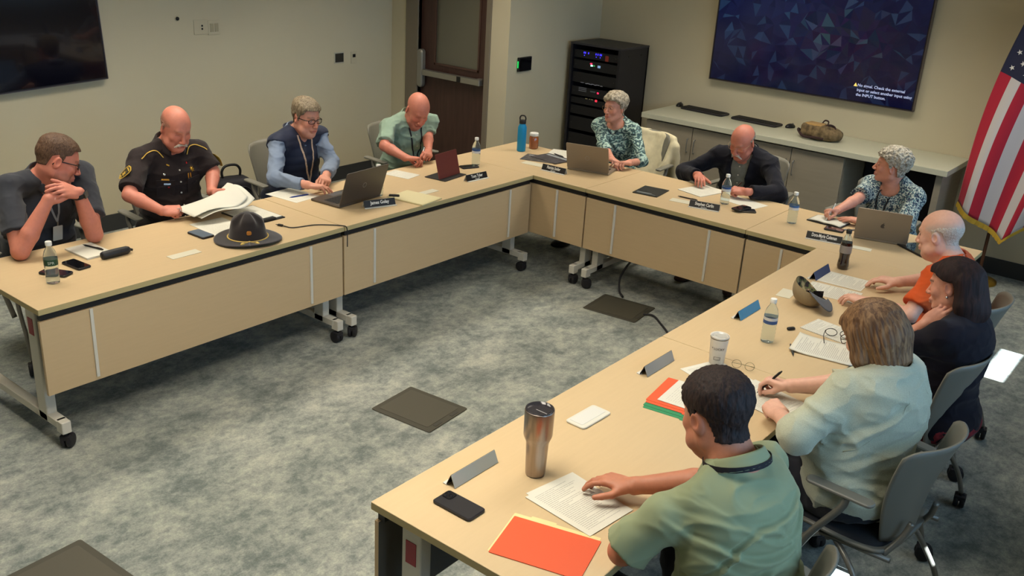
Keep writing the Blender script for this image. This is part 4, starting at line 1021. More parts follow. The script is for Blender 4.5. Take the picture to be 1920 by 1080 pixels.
p.hair(hairmat('greying brown hair', (90, 76, 58), (150, 136, 112), (130, 130, 40)), [(-.13, -.060), (-.055, -.055), (-.040, .010), (-.012, .026), (-.006, -.022), (.012, -.024), (.022, .020), (.044, .030), (.056, .060), (.13, .066)],
       thick=lambda P: .006 + .016 * sstep(.02, .10, P[:, 2] + .2 * P[:, 1]), noise=(130, 90, 50, .002))
p.eyes(look=(4, -12), open_=.55); p.glasses(mat('dark spectacle frame'), w=.026, hh=.0145, r=.0024)
p.lanyard(mat('striped lanyard webbing', (206, 176, 150), rough=.8, var=(220, .5)), end=(.0, .20), mbadge=None, w=.013, lift=.003)
p.put('badge_clip', MB().box((0, -.012, .003), (.012, .030, .006), .002), BLACK, 0, .20, lift=.004)
p.put('chest_logo', MB().rbox((0, 0, .0005), (.020, .009, .001), .004, .0003), mat('pale embroidery', (150, 156, 170), rough=.8), -.105, .34)
p.trousers(KHAKI, SHOE); chair(-1.24, -1.21, 0, 'grey chair behind the man in the navy vest, backrest showing')
VESTMAN = p

# --- bald man in the pale green shirt, writing
p = Person('person with a bald head in a pale green shirt writing with a dark pen', (-.945, -.245, 1.085), -12, (-24, 31, 6), {
    1: dict(W=(-.775, -.545, .800), E=(-.975, -.560, .850), d=(.80, .60, -.05), n=(-.1, .1, 1), pose='curl', fwd=.0),
   -1: dict(W=(-.775, -.300, .805), E=(-.985, -.085, .870), d=(.62, -.78, -.02), n=(.3, .3, .85), pose='pen', fwd=.0)},
    lean=20, sw=.190, sc=1.04, belly=.03, fat=.02, skin='red', armfat=1.0, shoulder_up=.0, neckl=.066, headargs=dict(w=1.0, jowl=.6, nose=1.08), col=dict(brow=(170, 110, 90), browa=.4, blush=.4))
GRN = cloth('pale green cotton', (136, 158, 140))
p.garment('shirt', GRN, inf=.012, sleeve=.84, cuff=.014, seed=11, wr=.009, ws=1.2); p.collar(GRN, open_=.42, fall=.038, r0=.070, point=.026)
p.placket(GRN, BTN, .44, .14, 4); p.put('pocket', MB().box((0, 0, .001), (.10, .11, .002), .002), GRN, -.088, .30)
p.eyes(look=(0, -20), open_=.18)
p.lanyard(mat('black lanyard webbing', (26, 24, 30), rough=.8), end=(.0, .16), w=.012, mbadge=None)
p.put('badge_clip', MB().box((0, -.02, .003), (.012, .040, .006), .002), BLACK, 0, .165, lift=.004)
p.trousers(KHAKI, SHOE); chair(-1.20, -.11, 0, 'grey chair under the bald man in the pale green shirt, backrest showing')
GREENMAN = p

# --- woman in the teal patterned top at the corner
p = Person('person with short silver hair in a teal patterned top, hands together beside a laptop', (.012, 1.0, 1.118), -86, (-98, -3, -2), {
    1: dict(W=(.225, .685, .795), hint=(-.7, .3, -.8), d=(.82, -.55, 0), n=(.1, .2, 1), pose='curl'),
   -1: dict(W=(.370, .715, .790), hint=(.5, .35, -.8), d=(-.30, -.92, .06), n=(-.1, .2, 1), pose='curl')},
    lean=8, sw=.165, sc=.94, belly=.0, fat=-.008, skin='pink', armfat=.85, headargs=dict(w=.94, jaw=.92), col=dict(lips=(176, 88, 84), brow=(150, 120, 100), browa=.5), neckr=.047)
def paisley():
    m = bpy.data.materials.new('teal swirl print'); m.use_nodes = True; nt = m.node_tree; b = nt.nodes['Principled BSDF']; L = nt.links.new; b.inputs['Roughness'].default_value = .85
    tc = nt.nodes.new('ShaderNodeTexCoord'); w = nt.nodes.new('ShaderNodeTexWave'); w.wave_type = 'RINGS'; w.inputs['Scale'].default_value = 9; w.inputs['Distortion'].default_value = 14; w.inputs['Detail'].default_value = 3; w.inputs['Detail Scale'].default_value = 2.2
    L(tc.outputs['Object'], w.inputs[0]); r = nt.nodes.new('ShaderNodeValToRGB'); e = r.color_ramp.elements; e[0].position = .15; e[0].color = col4((52, 82, 86)); e[1].position = .95; e[1].color = col4((180, 198, 186))
    q = e.new(.45); q.color = col4((118, 122, 124)); q = e.new(.70); q.color = col4((100, 164, 160)); L(w.outputs['Fac'], r.inputs[0]); L(r.outputs[0], b.inputs['Base Color']); return m
p.garment('blouse', paisley(), inf=.010, sleeve=1.45, cuff=.014, seed=13, wr=.006, ws=1.4, neck=(.055, .012, (.082, .060, .052)))
def necktrim(p, m, w=.008, cx=.0, depth=.055, wid=.080, back=.060, r=.0035):
    P = []; 
    for k in range(36):
        a = 2 * math.pi * k / 36; c = math.cos(a); pos = p.N + p.us * .20 + p.sr * math.sin(a) * wid + p.ff * (c * (back + depth if c > 0 else back) + (0.0)); h_, n_ = p.G.hit(pos, -p.us, .5, .001); P.append(h_ - p.org)
    return MB().tube(P, r, 8, closed=True).build('neck_trim', m, p.root)
necktrim(p, mat('black binding', (20, 20, 26), rough=.8), depth=.050, wid=.078, back=.058)
p.hair(hairmat('short silver hair', (110, 100, 84), (190, 180, 160), (60, 60, 50)), [(-.14, -.075), (-.055, -.065), (-.040, .000), (-.012, .018), (-.006, -.008), (.012, -.006), (.022, .026), (.044, .040), (.060, .058), (.13, .060)],
       thick=lambda P: .010 + .020 * sstep(.0, .10, P[:, 2]), noise=(54, 44, 36, .005))
p.eyes(look=(0, 0), open_=.75); p.glasses(mat('thin gold wire', (190, 160, 120), rough=.3, metal=.8), w=.025, hh=.015, r=.0008)
p.trousers(DENIM, SHOEB); chair(.10, 1.205, -90, 'grey chair with a beige jacket over its backrest, under the woman in the teal top')
TEAL = p

# --- man in the dark blazer
p = Person('person with a white moustache in a black blazer over a grey shirt', (1.148, .955, 1.062), -90, (-94, 23, 2), {
    1: dict(W=(.935, .760, .800), hint=(-.9, .25, -.35), d=(.55, -.83, 0), n=(-.05, 0, 1), pose='rest', fwd=.03),
   -1: dict(W=(1.375, .640, .795), hint=(.9, .3, -.35), d=(-.96, -.22, .0), n=(.05, -.4, .9), pose='pen', fwd=.03)},
    lean=18, sw=.20, sc=1.0, belly=.03, fat=.02, skin='red', armfat=1.0, headargs=dict(w=1.0, jowl=.4, nose=1.15), col=dict(brow=(170, 140, 120), browa=.6, blush=.35))
GSH = cloth('grey shirt cotton', (112, 116, 110)); BLZ = cloth('black wool blazer', (22, 23, 32), rough=.95, bump=(900, .3))
p.garment('shirt', GSH, inf=.008, sleeve=.1, cuff=.0, seed=17, wr=.004); p.placket(GSH, BTN, .46, .12, 6); p.collar(GSH, open_=.42, fall=.036, r0=.067, point=.024)
def open_front(F):
    top = p.N + p.ff * .07 + p.us * .05; bot = p.at(0, .22, .16); F.cone(top, bot, .078, .050, .006, True); F.cone(top + p.ff * .06, bot + p.ff * .09, .082, .054, .006, True)
p.garment('blazer', BLZ, inf=.026, sleeve=1.86, cuff=.018, seed=19, wr=.008, extra=open_front, sl_fat=.008, h=.006)
p.collar(BLZ, open_=.95, fall=.046, r0=.080, point=.0, hi=.030)
p.hair(hairmat('grey fringe hair', (96, 88, 80), (160, 152, 142), (120, 120, 80)), SHORTB, thick=.005, noise=(160, 160, 90, .002), top=[(-.13, .05), (-.09, .052), (-.03, .046), (.02, .036), (.05, .0), (.13, -.1)])
p.eyes(look=(0, -20), open_=.15); p.mustache(mat('white moustache hair'), drop=.01); p.glasses(mat('thin gold wire'), r=.0008, w=.024, hh=.015)
p.trousers(DENIM, SHOE); chair(1.15, 1.18, -90, 'grey chair hidden behind the man in the black blazer'); BLAZER = p

# --- woman with curly silver hair, writing
p = Person('person with curly white hair in a navy and white speckled blouse writing in a notebook', (2.205, 1.0, 1.090), -104, (-166, -5, 2), {
    1: dict(W=(2.010, .690, .800), E=(2.070, .875, .860), d=(-.45, -.88, .02), n=(-.35, .2, .9), pose='pen', fwd=.0),
   -1: dict(W=(2.205, .665, .775), hint=(.8, .3, -.5), d=(-.96, -.25, 0), n=(0, 0, 1), pose='flat')},
    lean=12, sw=.175, sc=.97, belly=.02, fat=.012, skin='pink', armfat=.98, headargs=dict(w=.95, jaw=.95), col=dict(lips=(176, 84, 84), brow=(150, 120, 100), browa=.4), neckr=.050)
def speckle():
    m = bpy.data.materials.new('navy speckle print'); m.use_nodes = True; nt = m.node_tree; b = nt.nodes['Principled BSDF']; L = nt.links.new; b.inputs['Roughness'].default_value = .85
    tc = nt.nodes.new('ShaderNodeTexCoord'); w = nt.nodes.new('ShaderNodeTexNoise'); w.inputs['Scale'].default_value = 88; w.inputs['Detail'].default_value = 1.5; w.inputs['Distortion'].default_value = .8
    L(tc.outputs['Object'], w.inputs[0]); r = nt.nodes.new('ShaderNodeValToRGB'); r.color_ramp.interpolation = 'CONSTANT'; e = r.color_ramp.elements; e[0].position = 0; e[0].color = col4((40, 52, 76)); e[1].position = .53; e[1].color = col4((186, 196, 188))
    q = e.new(.46); q.color = col4((84, 124, 134)); L(w.outputs['Fac'], r.inputs[0]); L(r.outputs[0], b.inputs['Base Color']); return m
p.garment('blouse', speckle(), inf=.012, sleeve=.86, cuff=.020, seed=23, wr=.006, ws=1.3, neck=(.060, -.005, (.072, .055, .075)))
p.hair(hairmat('curly white hair', (120, 112, 98), (198, 192, 176), (70, 70, 70)), [(-.14, -.070), (-.055, -.060), (-.040, .000), (-.012, .016), (-.006, -.006), (.012, -.004), (.022, .026), (.044, .040), (.058, .052), (.13, .056)],
       thick=lambda P: .012 + .015 * sstep(.0, .08, P[:, 2]), noise=(72, 72, 72, .0065), w=1.0)
p.eyes(look=(0, 4), open_=.7); p.lanyard(mat('black lanyard webbing'), end=(.01, .16), w=.010, lift=.009, neckw=.055)
p.trousers(DENIM, SHOEB); chair(2.08, 1.20, -92, 'grey chair behind the woman with curly white hair'); CURLY = p

# --- bald man in orange
p = Person('person with a balding white head in an orange shirt, forearms reaching over white papers', (2.940, -.51, 1.135), 180, (172, 10, 0), {
    1: dict(W=(2.760, -.375, .790), E=(2.935, -.145, .805), d=(-.93, -.34, .0), n=(0, 0, 1), pose='rest', fwd=.03),
   -1: dict(W=(2.745, -.790, .785), E=(2.965, -.860, .800), d=(-.98, .10, 0), n=(0, 0, 1), pose='rest', fwd=.03)},
    lean=14, sw=.200, sc=1.03, belly=.03, fat=.02, skin='fair', armfat=1.0, headargs=dict(w=.98, jowl=.5, nose=1.1), col=dict(brow=(190, 160, 140), browa=.4, blush=.25, fringe=(176, 168, 160)))
ORG = cloth('orange jersey', (204, 84, 36))
p.garment('shirt', ORG, inf=.013, sleeve=.72, cuff=.016, seed=29, wr=.006, ws=1.2)
p.hair(hairmat('white fringe hair', (168, 152, 138), (206, 194, 182), (200, 200, 140), .3), SHORTB, thick=.0010, noise=(260, 260, 160, .0012), top=[(-.13, .045), (-.09, .058), (-.03, .054), (.02, .040), (.04, .01), (.13, -.1)])
p.eyes(look=(0, -8), open_=.5); p.trousers(DENIM, SHOEB); chair(3.03, -.53, 180, 'grey chair under the man in the orange shirt, farthest on the right side')
ORANGE = p

# --- woman with long dark hair
p = Person('person with long dark brown hair in a black jacket resting her cheek against her hand', (3.205, -1.245, 1.130), 176, (174, 12, -8), {
    1: dict(W=(2.980, -1.080, .800), hint=(.1, .9, -.6), d=(-.8, -.4, 0), n=(0, 0, 1), pose='rest'),
   -1: dict(W=(3.150, -1.350, .960), E=(2.985, -1.420, .790), d=(.60, .30, .74), n=(-.2, -.95, .2), pose='flat', thumb=(.8, .4, -.3))},
    lean=2, sw=.165, sc=.95, belly=.0, fat=.0, skin='pink', armfat=.9, headargs=dict(w=.95, jaw=.92, nose=.95), col=dict(lips=(150, 66, 62), brow=(60, 38, 34), browa=.8, blush=.3), neckr=.047, h=.0032)
BLK = cloth('black knit jacket', (22, 20, 30), rough=.95)
def blk_open(F): F.cone(p.N + p.ff * .09 + p.us * .06, p.at(0, .20, .30), .050, .020, .006, True)
p.garment('blouse', cloth('pale blouse', (214, 190, 176)), inf=.006, sleeve=.1, cuff=0, seed=30, wr=.003, neck=(.060, .010, (.06, .05, .06)))
p.garment('jacket', BLK, inf=.020, sleeve=1.72, cuff=.018, seed=31, wr=.006, extra=blk_open)
def longhair(F):
    for q in (-1, 1):
        F.cone((q * .062, -.066, .02), (q * .070, -.072, -.08), .032, .034, .03); F.cone((q * .070, -.072, -.08), (q * .070, -.085, -.20), .034, .022, .02)
    F.cone((0, -.085, .03), (0, -.100, -.10), .060, .068, .04); F.cone((-.04, -.095, -.08), (-.035, -.085, -.21), .046, .030, .03); F.cone((.04, -.095, -.08), (.035, -.085, -.21), .046, .030, .03)
    F.cone((-.03, .066, .085), (.050, .060, .066), .016, .014, .02); F.cone((.045, .055, .066), (.070, .020, .045), .014, .012, .02); F.cone((-.035, .062, .075), (-.070, .020, .045), .014, .012, .02)
p.hair(hairmat('long dark brown hair', (24, 12, 13), (46, 26, 24), (90, 90, 6), .4, .75), [(-.14, -.12), (-.055, -.10), (-.042, -.02), (-.030, .018), (.012, .024), (.022, .030), (.044, .044), (.058, .056), (.13, .058)],
       thick=.017, noise=(44, 44, 9, .003), extra=longhair, w=1.0)
p.eyes(look=(0, -18), open_=.12); p.local('earring', MB().lathe([(.001, -.006), (.005, -.003), (.006, 0), (.005, .003), (.001, .006)], 12, c=(-.078, -.006, -.044)), SILV)
SKIRT = mat('red and white print skirt', (120, 34, 44), rough=.9, var=(40, .6)); p.trousers(SKIRT, SHOEB, foot=.30); chair(3.12, -1.30, 178, 'grey chair under the woman with long dark hair'); DARKHAIR = p

# --- woman in the pale sweater
p = Person('person with a light brown bob in a pale green cardigan writing with a black pen', (3.130, -2.050, 1.130), 166, (158, 26, 4), {
    1: dict(W=(2.855, -2.005, .800), E=(3.060, -1.865, .830), d=(-.97, -.20, .02), n=(-.10, .15, .95), pose='pen', fwd=.06),
   -1: dict(W=(2.930, -2.275, .800), E=(3.055, -2.420, .835), d=(-.75, .62, .05), n=(-.2, -.3, .92), pose='curl', fwd=.06)},
    lean=22, sw=.185, sc=.99, belly=.05, fat=.055, skin='fair', armfat=1.16, pelvis=(3.215, -2.14, .56), shoulder_up=-.02, headargs=dict(w=.97), col=dict(lips=(170, 90, 84), brow=(110, 80, 60)), neckr=.055, h=.003)
KNIT = mat('pale sage boucle knit', (186, 190, 168), rough=.95, spec=.1, sheen=.3, bump=(420, .9), var=(260, .10))
def knitfolds(F):
    def fn(P):
        L = (P - p.P0) @ p.M; x, y, z = L[:, 0], L[:, 1], L[:, 2]; r_ = .0012 * (vnoise(P * 220) - .5)
        for (x0, z0, amp, wd, cv, sl) in ((.06, .06, .012, .014, .9, .12), (.05, .12, .010, .013, .8, .18), (.07, .175, .008, .012, .7, .25), (-.08, .20, .010, .016, -1.0, .55), (.10, .27, .009, .014, .5, .4), (-.12, .30, .010, .014, -.8, .9)):
            d = (z - (z0 + cv * (x - x0) ** 2 + sl * (x - x0))) / wd; r_ = r_ + amp * (np.exp(-d * d) - .55 * np.exp(-(d - 1.7) ** 2)) * np.exp(-((x - x0) / .13) ** 2) * (y < .05)
        return r_
    F.disp(fn, .03)
p.garment('cardigan', KNIT, inf=.028, sleeve=1.28, cuff=.022, seed=37, wr=.010, ws=.8, sl_fat=.010, cutter=knitfolds)
for sx_ in (1, -1):
    P = []
    for k in range(16):
        t = k / 15; P.append(p.on(sx_ * (.055 + .165 * t - .03 * math.sin(t * 3.1)), p.Lp * (.98 - .50 * t ** 1.2), fwd=-.45, lift=-.0005, dirv=p.ff)[0] - p.org)
    MB().tube(P, .0028, 6).build('raglan_seam', KNIT, p.root)
def bob(F):
    F.ell((0, -.040, .030), (.108, .108, .102), None, .03)
    for q in (-1, 1): F.cone((q * .078, -.015, .02), (q * .086, -.010, -.070), .036, .032, .03); F.cone((q * .086, -.010, -.07), (q * .072, .012, -.110), .030, .018, .02)
    F.cone((-.045, -.095, -.02), (-.045, -.082, -.100), .048, .036, .03); F.cone((.045, -.095, -.02), (.045, -.082, -.100), .048, .036, .03); F.cone((0, -.10, 0), (0, -.09, -.10), .055, .040, .03)
    F.cone((-.05, .052, .070), (.055, .050, .062), .020, .018, .02)
    F.disp(lambda P: .0018 * np.sin(np.arctan2(P[:, 0], -P[:, 1] - .02) * 38 + 9 * vnoise(P * 12)) * sstep(.10, .02, P[:, 2]), .02)
p.hair(hairmat('light brown bob hair', (86, 60, 42), (146, 112, 78), (90, 90, 6), .4, .6), [(-.14, -.12), (-.055, -.12), (-.030, -.08), (.012, -.04), (.022, .010), (.044, .036), (.058, .054), (.13, .056)], thick=.018, noise=(40, 40, 11, .003), extra=bob)
p.eyes(look=(0, -18), open_=.2); p.glasses(mat('dark spectacle frame'), w=.024, hh=.016)
p.trousers(DENIM, SHOEB); chair(3.230, -2.115, 172, 'grey chair under the woman in the pale cardigan, near armrest in full view'); CARDI = p

# --- man in the sage green shirt, nearest the camera
p = Person('person with short dark hair seen from behind in a sage green short sleeved shirt', (3.045, -3.130, 1.195), 164, (160, 14, 0), {
    1: dict(W=(2.775, -3.070, .797), E=(3.000, -2.900, .840), d=(-.95, -.30, -.02), n=(-.02, .06, 1), pose='rest', fwd=.06),
   -1: dict(W=(2.925, -3.205, .802), E=(2.940, -3.400, .805), d=(-.10, .99, .05), n=(-.2, -.3, .9), pose='curl', fwd=.06, rise=-.045)},
    lean=18, sw=.205, sc=1.06, belly=.04, fat=.048, skin='tan', armfat=1.04, shoulder_up=-.045, headargs=dict(w=1.0, jowl=.8), col=dict(brow=(60, 40, 34), stub=(110, 74, 60), stuba=.3), neckr=.062, h=.003)
SAGE = cloth('sage green performance cloth', (140, 150, 118), rough=.75, bump=(900, .12), var=(8, .03))
def folds(F):
    def fn(P):
        L = (P - p.P0) @ p.M; x, y, z = L[:, 0], L[:, 1], L[:, 2]; r_ = 0
        for (x0, z0, amp, wd, cv, sl) in ((0.02, .40, .009, .010, .55, .10), (-.03, .30, .012, .012, .85, -.10), (.02, .20, .011, .012, .60, -.25), (.05, .10, .010, .012, .5, -.15), (.09, .345, .008, .009, 1.2, .35), (-.12, .36, .010, .010, -2.0, .9), (-.10, .24, .009, .011, -1.2, .7)):
            c = z0 + cv * (x - x0) ** 2 * 3 + sl * (x - x0); d = (z - c) / wd; r_ = r_ + amp * (np.exp(-d * d) - .55 * np.exp(-(d - 1.7) ** 2)) * np.exp(-((x - x0) / .17) ** 2)
        return r_ * (y < .05)
    F.disp(fn, .025)
p.garment('shirt', SAGE, inf=.018, sleeve=.90, cuff=.018, seed=43, wr=.006, ws=.9, h=.005, cutter=folds, sl_fat=.004)
p.collar(SAGE, open_=.35, fall=.036, r0=.078, point=.02, hi=.032, dz=-.004)
def backband():
    P = []; NN = []
    for k in range(25):
        a = math.pi * (.20 + 1.60 * k / 24); q = p.N + p.sr * math.sin(a) * .099 + p.ff * (math.cos(a) * .094 - .014) + p.us * (.024 + .002 * math.cos(a)); P.append(q); NN.append(unit(q - p.N - p.us * .02))
    p.ribbon('lanyard', P, NN, .016, mat('black lanyard webbing'), .002)
backband()
p.hair(hairmat('short dark hair', (24, 16, 18), (52, 38, 34), (160, 160, 40), .5, .7), [(-.14, -.068), (-.055, -.062), (-.040, .006), (-.012, .026), (-.006, -.022), (.012, -.024), (.022, .020), (.044, .036), (.056, .062), (.13, .068)],
       thick=lambda P: .003 + .015 * sstep(-.02, .09, P[:, 2] + .1 * P[:, 1]), noise=(120, 90, 50, .0025))
p.eyes(look=(0, -12), open_=.5); p.trousers(DENIM, SHOEB); chair(3.16, -3.18, 170, 'grey chair under the man in the sage shirt nearest the camera'); NEARMAN = p
# ================================================================== things on the tables
TZ = 0.7365
def page_mat(name, rows=34, left=.10, head=True, ink=(70, 68, 70), paper=(208, 206, 194), dens=.42, two=False, half=(.108, .1397)):
    """white sheet with printed lines, in the sheet's own coordinates"""
    m = bpy.data.materials.new(name); m.use_nodes = True; nt = m.node_tree; b = nt.nodes['Principled BSDF']; L = nt.links.new; b.inputs['Roughness'].default_value = .8; b.inputs['Specular IOR Level'].default_value = .2
    tc = nt.nodes.new('ShaderNodeTexCoord'); sp = nt.nodes.new('ShaderNodeSeparateXYZ'); L(tc.outputs['Object'], sp.inputs[0])
    def mth(op, a, bb=None, c=None):
        n = nt.nodes.new('ShaderNodeMath'); n.operation = op
        for i, v in enumerate((a, bb, c)):
            if v is None: continue
            if isinstance(v, (int, float)): n.inputs[i].default_value = v
            else: L(v, n.inputs[i])
        return n.outputs[0]
    X, Y, Z = sp.outputs; ry = mth('MULTIPLY', Y, rows / (2 * half[1])); fr = mth('FRACT', ry); fl = mth('FLOOR', ry)
    line = mth('LESS_THAN', fr, .34)
    cb = nt.nodes.new('ShaderNodeCombineXYZ'); L(mth('MULTIPLY', X, 1.0), cb.inputs[0]); L(mth('MULTIPLY', fl, 3.7), cb.inputs[1])
    n = nt.nodes.new('ShaderNodeTexNoise'); n.inputs['Scale'].default_value = 260; n.inputs['Detail'].default_value = 1; L(cb.outputs[0], n.inputs[0]); word = mth('GREATER_THAN', n.outputs['Fac'], dens)
    wn = nt.nodes.new('ShaderNodeTexWhiteNoise'); wn.noise_dimensions = '1D'; L(fl, wn.inputs['W'])
    end = mth('SUBTRACT', half[0] * .84, mth('MULTIPLY', mth('POWER', wn.outputs['Value'], 2.5), half[0] * 1.5)); inx = mth('MULTIPLY', mth('GREATER_THAN', X, -half[0] * .80), mth('LESS_THAN', X, end))
    iny = mth('LESS_THAN', mth('ABSOLUTE', Y), half[1] * .86); mk = mth('MULTIPLY', mth('MULTIPLY', line, word), mth('MULTIPLY', inx, iny))
    mx = nt.nodes.new('ShaderNodeMix'); mx.data_type = 'RGBA'; L(mth('MULTIPLY', mk, .42), mx.inputs[0]); mx.inputs[6].default_value = col4(paper); mx.inputs[7].default_value = col4(ink); L(mx.outputs[2], b.inputs['Base Color']); return m
PAGE = page_mat('printed page'); PAGE2 = page_mat('sparse printed page', rows=28, dens=.52)
def sheet(x, y, rz, label, m=None, w=.216, h=.279, t=.0012, z=TZ, group='papers on the tables', name='paper_sheet', curl=0.0, seed=0, cat='paper'):
    rnd = random.Random(seed * 7 + 3)
    def fn(u, v):
        X = (u - .5) * w; Y = (v - .5) * h; c = curl * (max(0, (abs(X) / (w / 2)) - .5) ** 2 * .5 + max(0, Y / (h / 2) - .35) ** 2) if curl else 0
        return (X, Y, t + c)
    o = MB().grid(fn, 10 if curl else 1, 12 if curl else 1, t, sm=bool(curl)).build(name, m or PAGE, loc=(x, y, z), rot=(0, 0, rad(rz)))
    return T(o, label, cat, group)
def phone(x, y, rz, label, L=.150, w_=.074, case=(24, 24, 27), screen=(14, 14, 18), face_up=True, z=TZ, group='phones on the tables', name='smartphone'):
    o = thing(name, (x, y, z), rad(rz), label, 'phone', group)
    MB().rbox((0, 0, .0055), (L, w_, .011), .012, .003).build('case', mat('phone case %d' % sum(case), case, rough=.45), o)
    if face_up:
        MB().rbox((0, 0, .0113), (L - .008, w_ - .008, .001), .009, .0004).build('screen', mat('phone glass %d' % sum(screen), screen, rough=.08, coat=1), o)
    return o
def pen(x0, y0, x1, y1, label, c, z0=TZ + .005, z1=None, tip=(160, 160, 160), group='pens', name='pen', r=.0045):
    z1 = z0 if z1 is None else z1; a = Vector((x0, y0, z0)); b = Vector((x1, y1, z1)); d = b - a; L = d.length
    o = thing(name, a, 0, label, 'pen', group); o.rotation_euler = d.to_track_quat('Z', 'Y').to_euler()
    MB().lathe([(.0012, 0), (.002, .006), (r * .8, .014), (r, .02), (r, L - .012), (r * .8, L - .004), (r * .5, L)], 14).build('barrel', mat('pen plastic %d %d' % (sum(c), c[0]), c, rough=.3), o)
    MB().box((0, r + .001, L - .028), (.003, .0015, .036), .0005).build('clip', mat('pen clip %d' % sum(tip), tip, rough=.25, metal=.8), o)
    return o
# water bottles
PET = mat('clear pet plastic', (225, 235, 232), rough=.08, trans=.92, ior=1.12, spec=.8); CAPW = mat('white bottle cap', (222, 222, 216), rough=.4)
def bottle(x, y, label, lab=((40, 74, 130), (200, 204, 206)), txt=None, h=.208, rz=0, half=.5, group='water bottles'):
    o = thing('water_bottle', (x, y, TZ), rz, label, 'bottle', group); k = h / .208
    pr = [(.006, .004), (.022, .0), (.029, .004), (.0315, .012), (.0305, .022), (.0315, .03), (.0300, .040), (.0315, .048), (.0300, .058), (.0315, .066), (.0300, .076), (.0318, .086), (.0318, .128), (.0305, .140), (.025, .160), (.016, .176), (.0125, .184), (.0125, .196)]
    MB().lathe([(a, b * k) for a, b in pr], 32).build('body', PET, o)
    MB().lathe([(.0145, .189 * k), (.0150, .191 * k), (.0150, .207 * k), (.013, .2085 * k)], 24).build('cap', CAPW, o)
    lb = MB().lathe([(.0322, .094 * k), (.0322, .110 * k)], 32, cap=False).lathe([(.0322, .110 * k), (.0322, .124 * k)], 32, mi=1, cap=False)
    l = lb.build('label_band', [mat('label %d' % sum(lab[0]), lab[0], rough=.4), mat('label %d' % sum(lab[1]), lab[1], rough=.4)], o)
    if txt:
        me = text_mesh(txt, .020, mat('white print', (225, 228, 222), rough=.5), o, (0, 0, 0), (0, 0, 0)); me['label'] = 'white lettering on the bottle label'
        dirv = math.atan2(-5.467 - y, 4.065 - x)
        for v in me.data.vertices:
            a = dirv + v.co.x / .0326; v.co = Vector((.0326 * math.cos(a), .0326 * math.sin(a), .108 * k + v.co.y))
    return o
bottle(-.268, -3.445, 'clear water bottle with a dark green label beside two black phones', ((24, 64, 44), (24, 64, 44)), 'SPR', h=.210)
bottle(-.345, -1.225, 'water bottle behind the dark laptop lid, only its white cap showing')
bottle(-.466, -.108, 'water bottle with a blue and white label beside the burgundy tablet', ((206, 208, 210), (50, 84, 140)))
bottle(1.320, .434, 'water bottle with a blue label between the blazer man and his name plate', ((206, 208, 210), (40, 84, 120)))
bottle(1.834, .373, 'water bottle with a blue and white label beside the open notebook', ((206, 208, 210), (56, 96, 150)))
bottle(2.538, -1.522, 'water bottle with a blue label beside the camouflage cap, on the right table', ((50, 84, 140), (206, 208, 210)), h=.214)
# soda bottle
o = thing('soda_bottle', (2.408, -.243, TZ), 0, 'dark cola bottle with a silver label and black cap', 'bottle')
MB().lathe([(.008, .004), (.024, 0), (.031, .006), (.033, .020), (.031, .045), (.0285, .065), (.030, .085), (.0325, .100), (.0325, .140), (.030, .158)], 32).build('cola', mat('dark cola', (26, 10, 10), rough=.08, coat=1), o)
MB().lathe([(.030, .158), (.025, .176), (.016, .196), (.0125, .206), (.0125, .216)], 32).build('neck', PET, o)
MB().lathe([(.0333, .098), (.0333, .142)], 32, cap=False).build('label_band', mat('silver label', (150, 146, 144), rough=.35, metal=.3), o)
MB().lathe([(.0150, .210), (.0155, .212), (.0155, .230), (.0135, .232)], 24).build('cap', mat('black bottle cap', (34, 36, 34), rough=.4), o)
# name plates
NP_B = mat('black name plate', (18, 17, 20), rough=.35); NP_W = mat('clear acrylic edge', (206, 206, 200), rough=.2); NPT = mat('white plate lettering', (232, 230, 224), rough=.5)
BLUEP = mat('blue print', (60, 130, 190), rough=.4); NP_G = mat('grey plate back', (104, 106, 108), rough=.25, metal=.4)
def nameplate(a, b, txt, sub, label, back=None, hh=.047, sz=.030, m_face=None):
    """a->b is the plate's foot, lettering side on the right-hand side of a->b"""
    a = Vector((*a, TZ)); b = Vector((*b, TZ)); d = b - a; L = d.length; ang = math.atan2(d.y, d.x)
    o = thing('name_plate', (a + b) / 2, ang, label, 'name plate', 'name plates')
    tl = rad(24)
    MB().box((0, 0, hh / 2), (L, .003, hh), .001, M=Mt((0, 0, .001), 0, -tl)).build('front_plate', m_face or NP_B, o)
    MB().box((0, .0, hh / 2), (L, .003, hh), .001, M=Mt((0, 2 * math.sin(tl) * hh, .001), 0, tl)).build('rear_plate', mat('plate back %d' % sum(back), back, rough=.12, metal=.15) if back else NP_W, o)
    MB().box((0, -.006, .002), (L + .004, .016, .004), .001).build('base_lip', NP_W, o)
    if txt:
        q = text_mesh(txt, sz, NPT, o, (0, math.sin(tl) * hh * .60 - .0022, .001 + math.cos(tl) * hh * .62), (rad(90) - tl, 0, 0), weight=.0006, sx=.86 * min(1, L * .96 / (len(txt) * sz * .56)))
        if sub: text_mesh(sub, sz * .42, NPT, o, (0, math.sin(tl) * hh * .22 - .0022, .001 + math.cos(tl) * hh * .20), (rad(90) - tl, 0, 0))
    return o
nameplate((-.188, -1.494), (-.120, -1.290), 'James Golay', None, 'black name plate in front of the dark laptop, the leftmost of the row')
nameplate((-.187, -.520), (-.171, -.318), 'Tom Tyler', 'Member', 'black name plate in front of the burgundy tablet')
nameplate((-.060, .172), (.145, .182), 'Patricia Snider', 'Member', 'black name plate at the corner beside the silver laptop')
nameplate((1.185, .178), (1.385, .224), 'Stephen Carlin', 'Member', 'black name plate in front of the blazer man')
nameplate((2.030, .138), (2.240, .182), 'Dora-Marie Coleman', 'Member', 'black name plate beside the dark cola bottle')
nameplate((2.344, -.355), (2.344, -.560), None, None, 'small name plate seen from its back beside the cola bottle', (74, 90, 128))
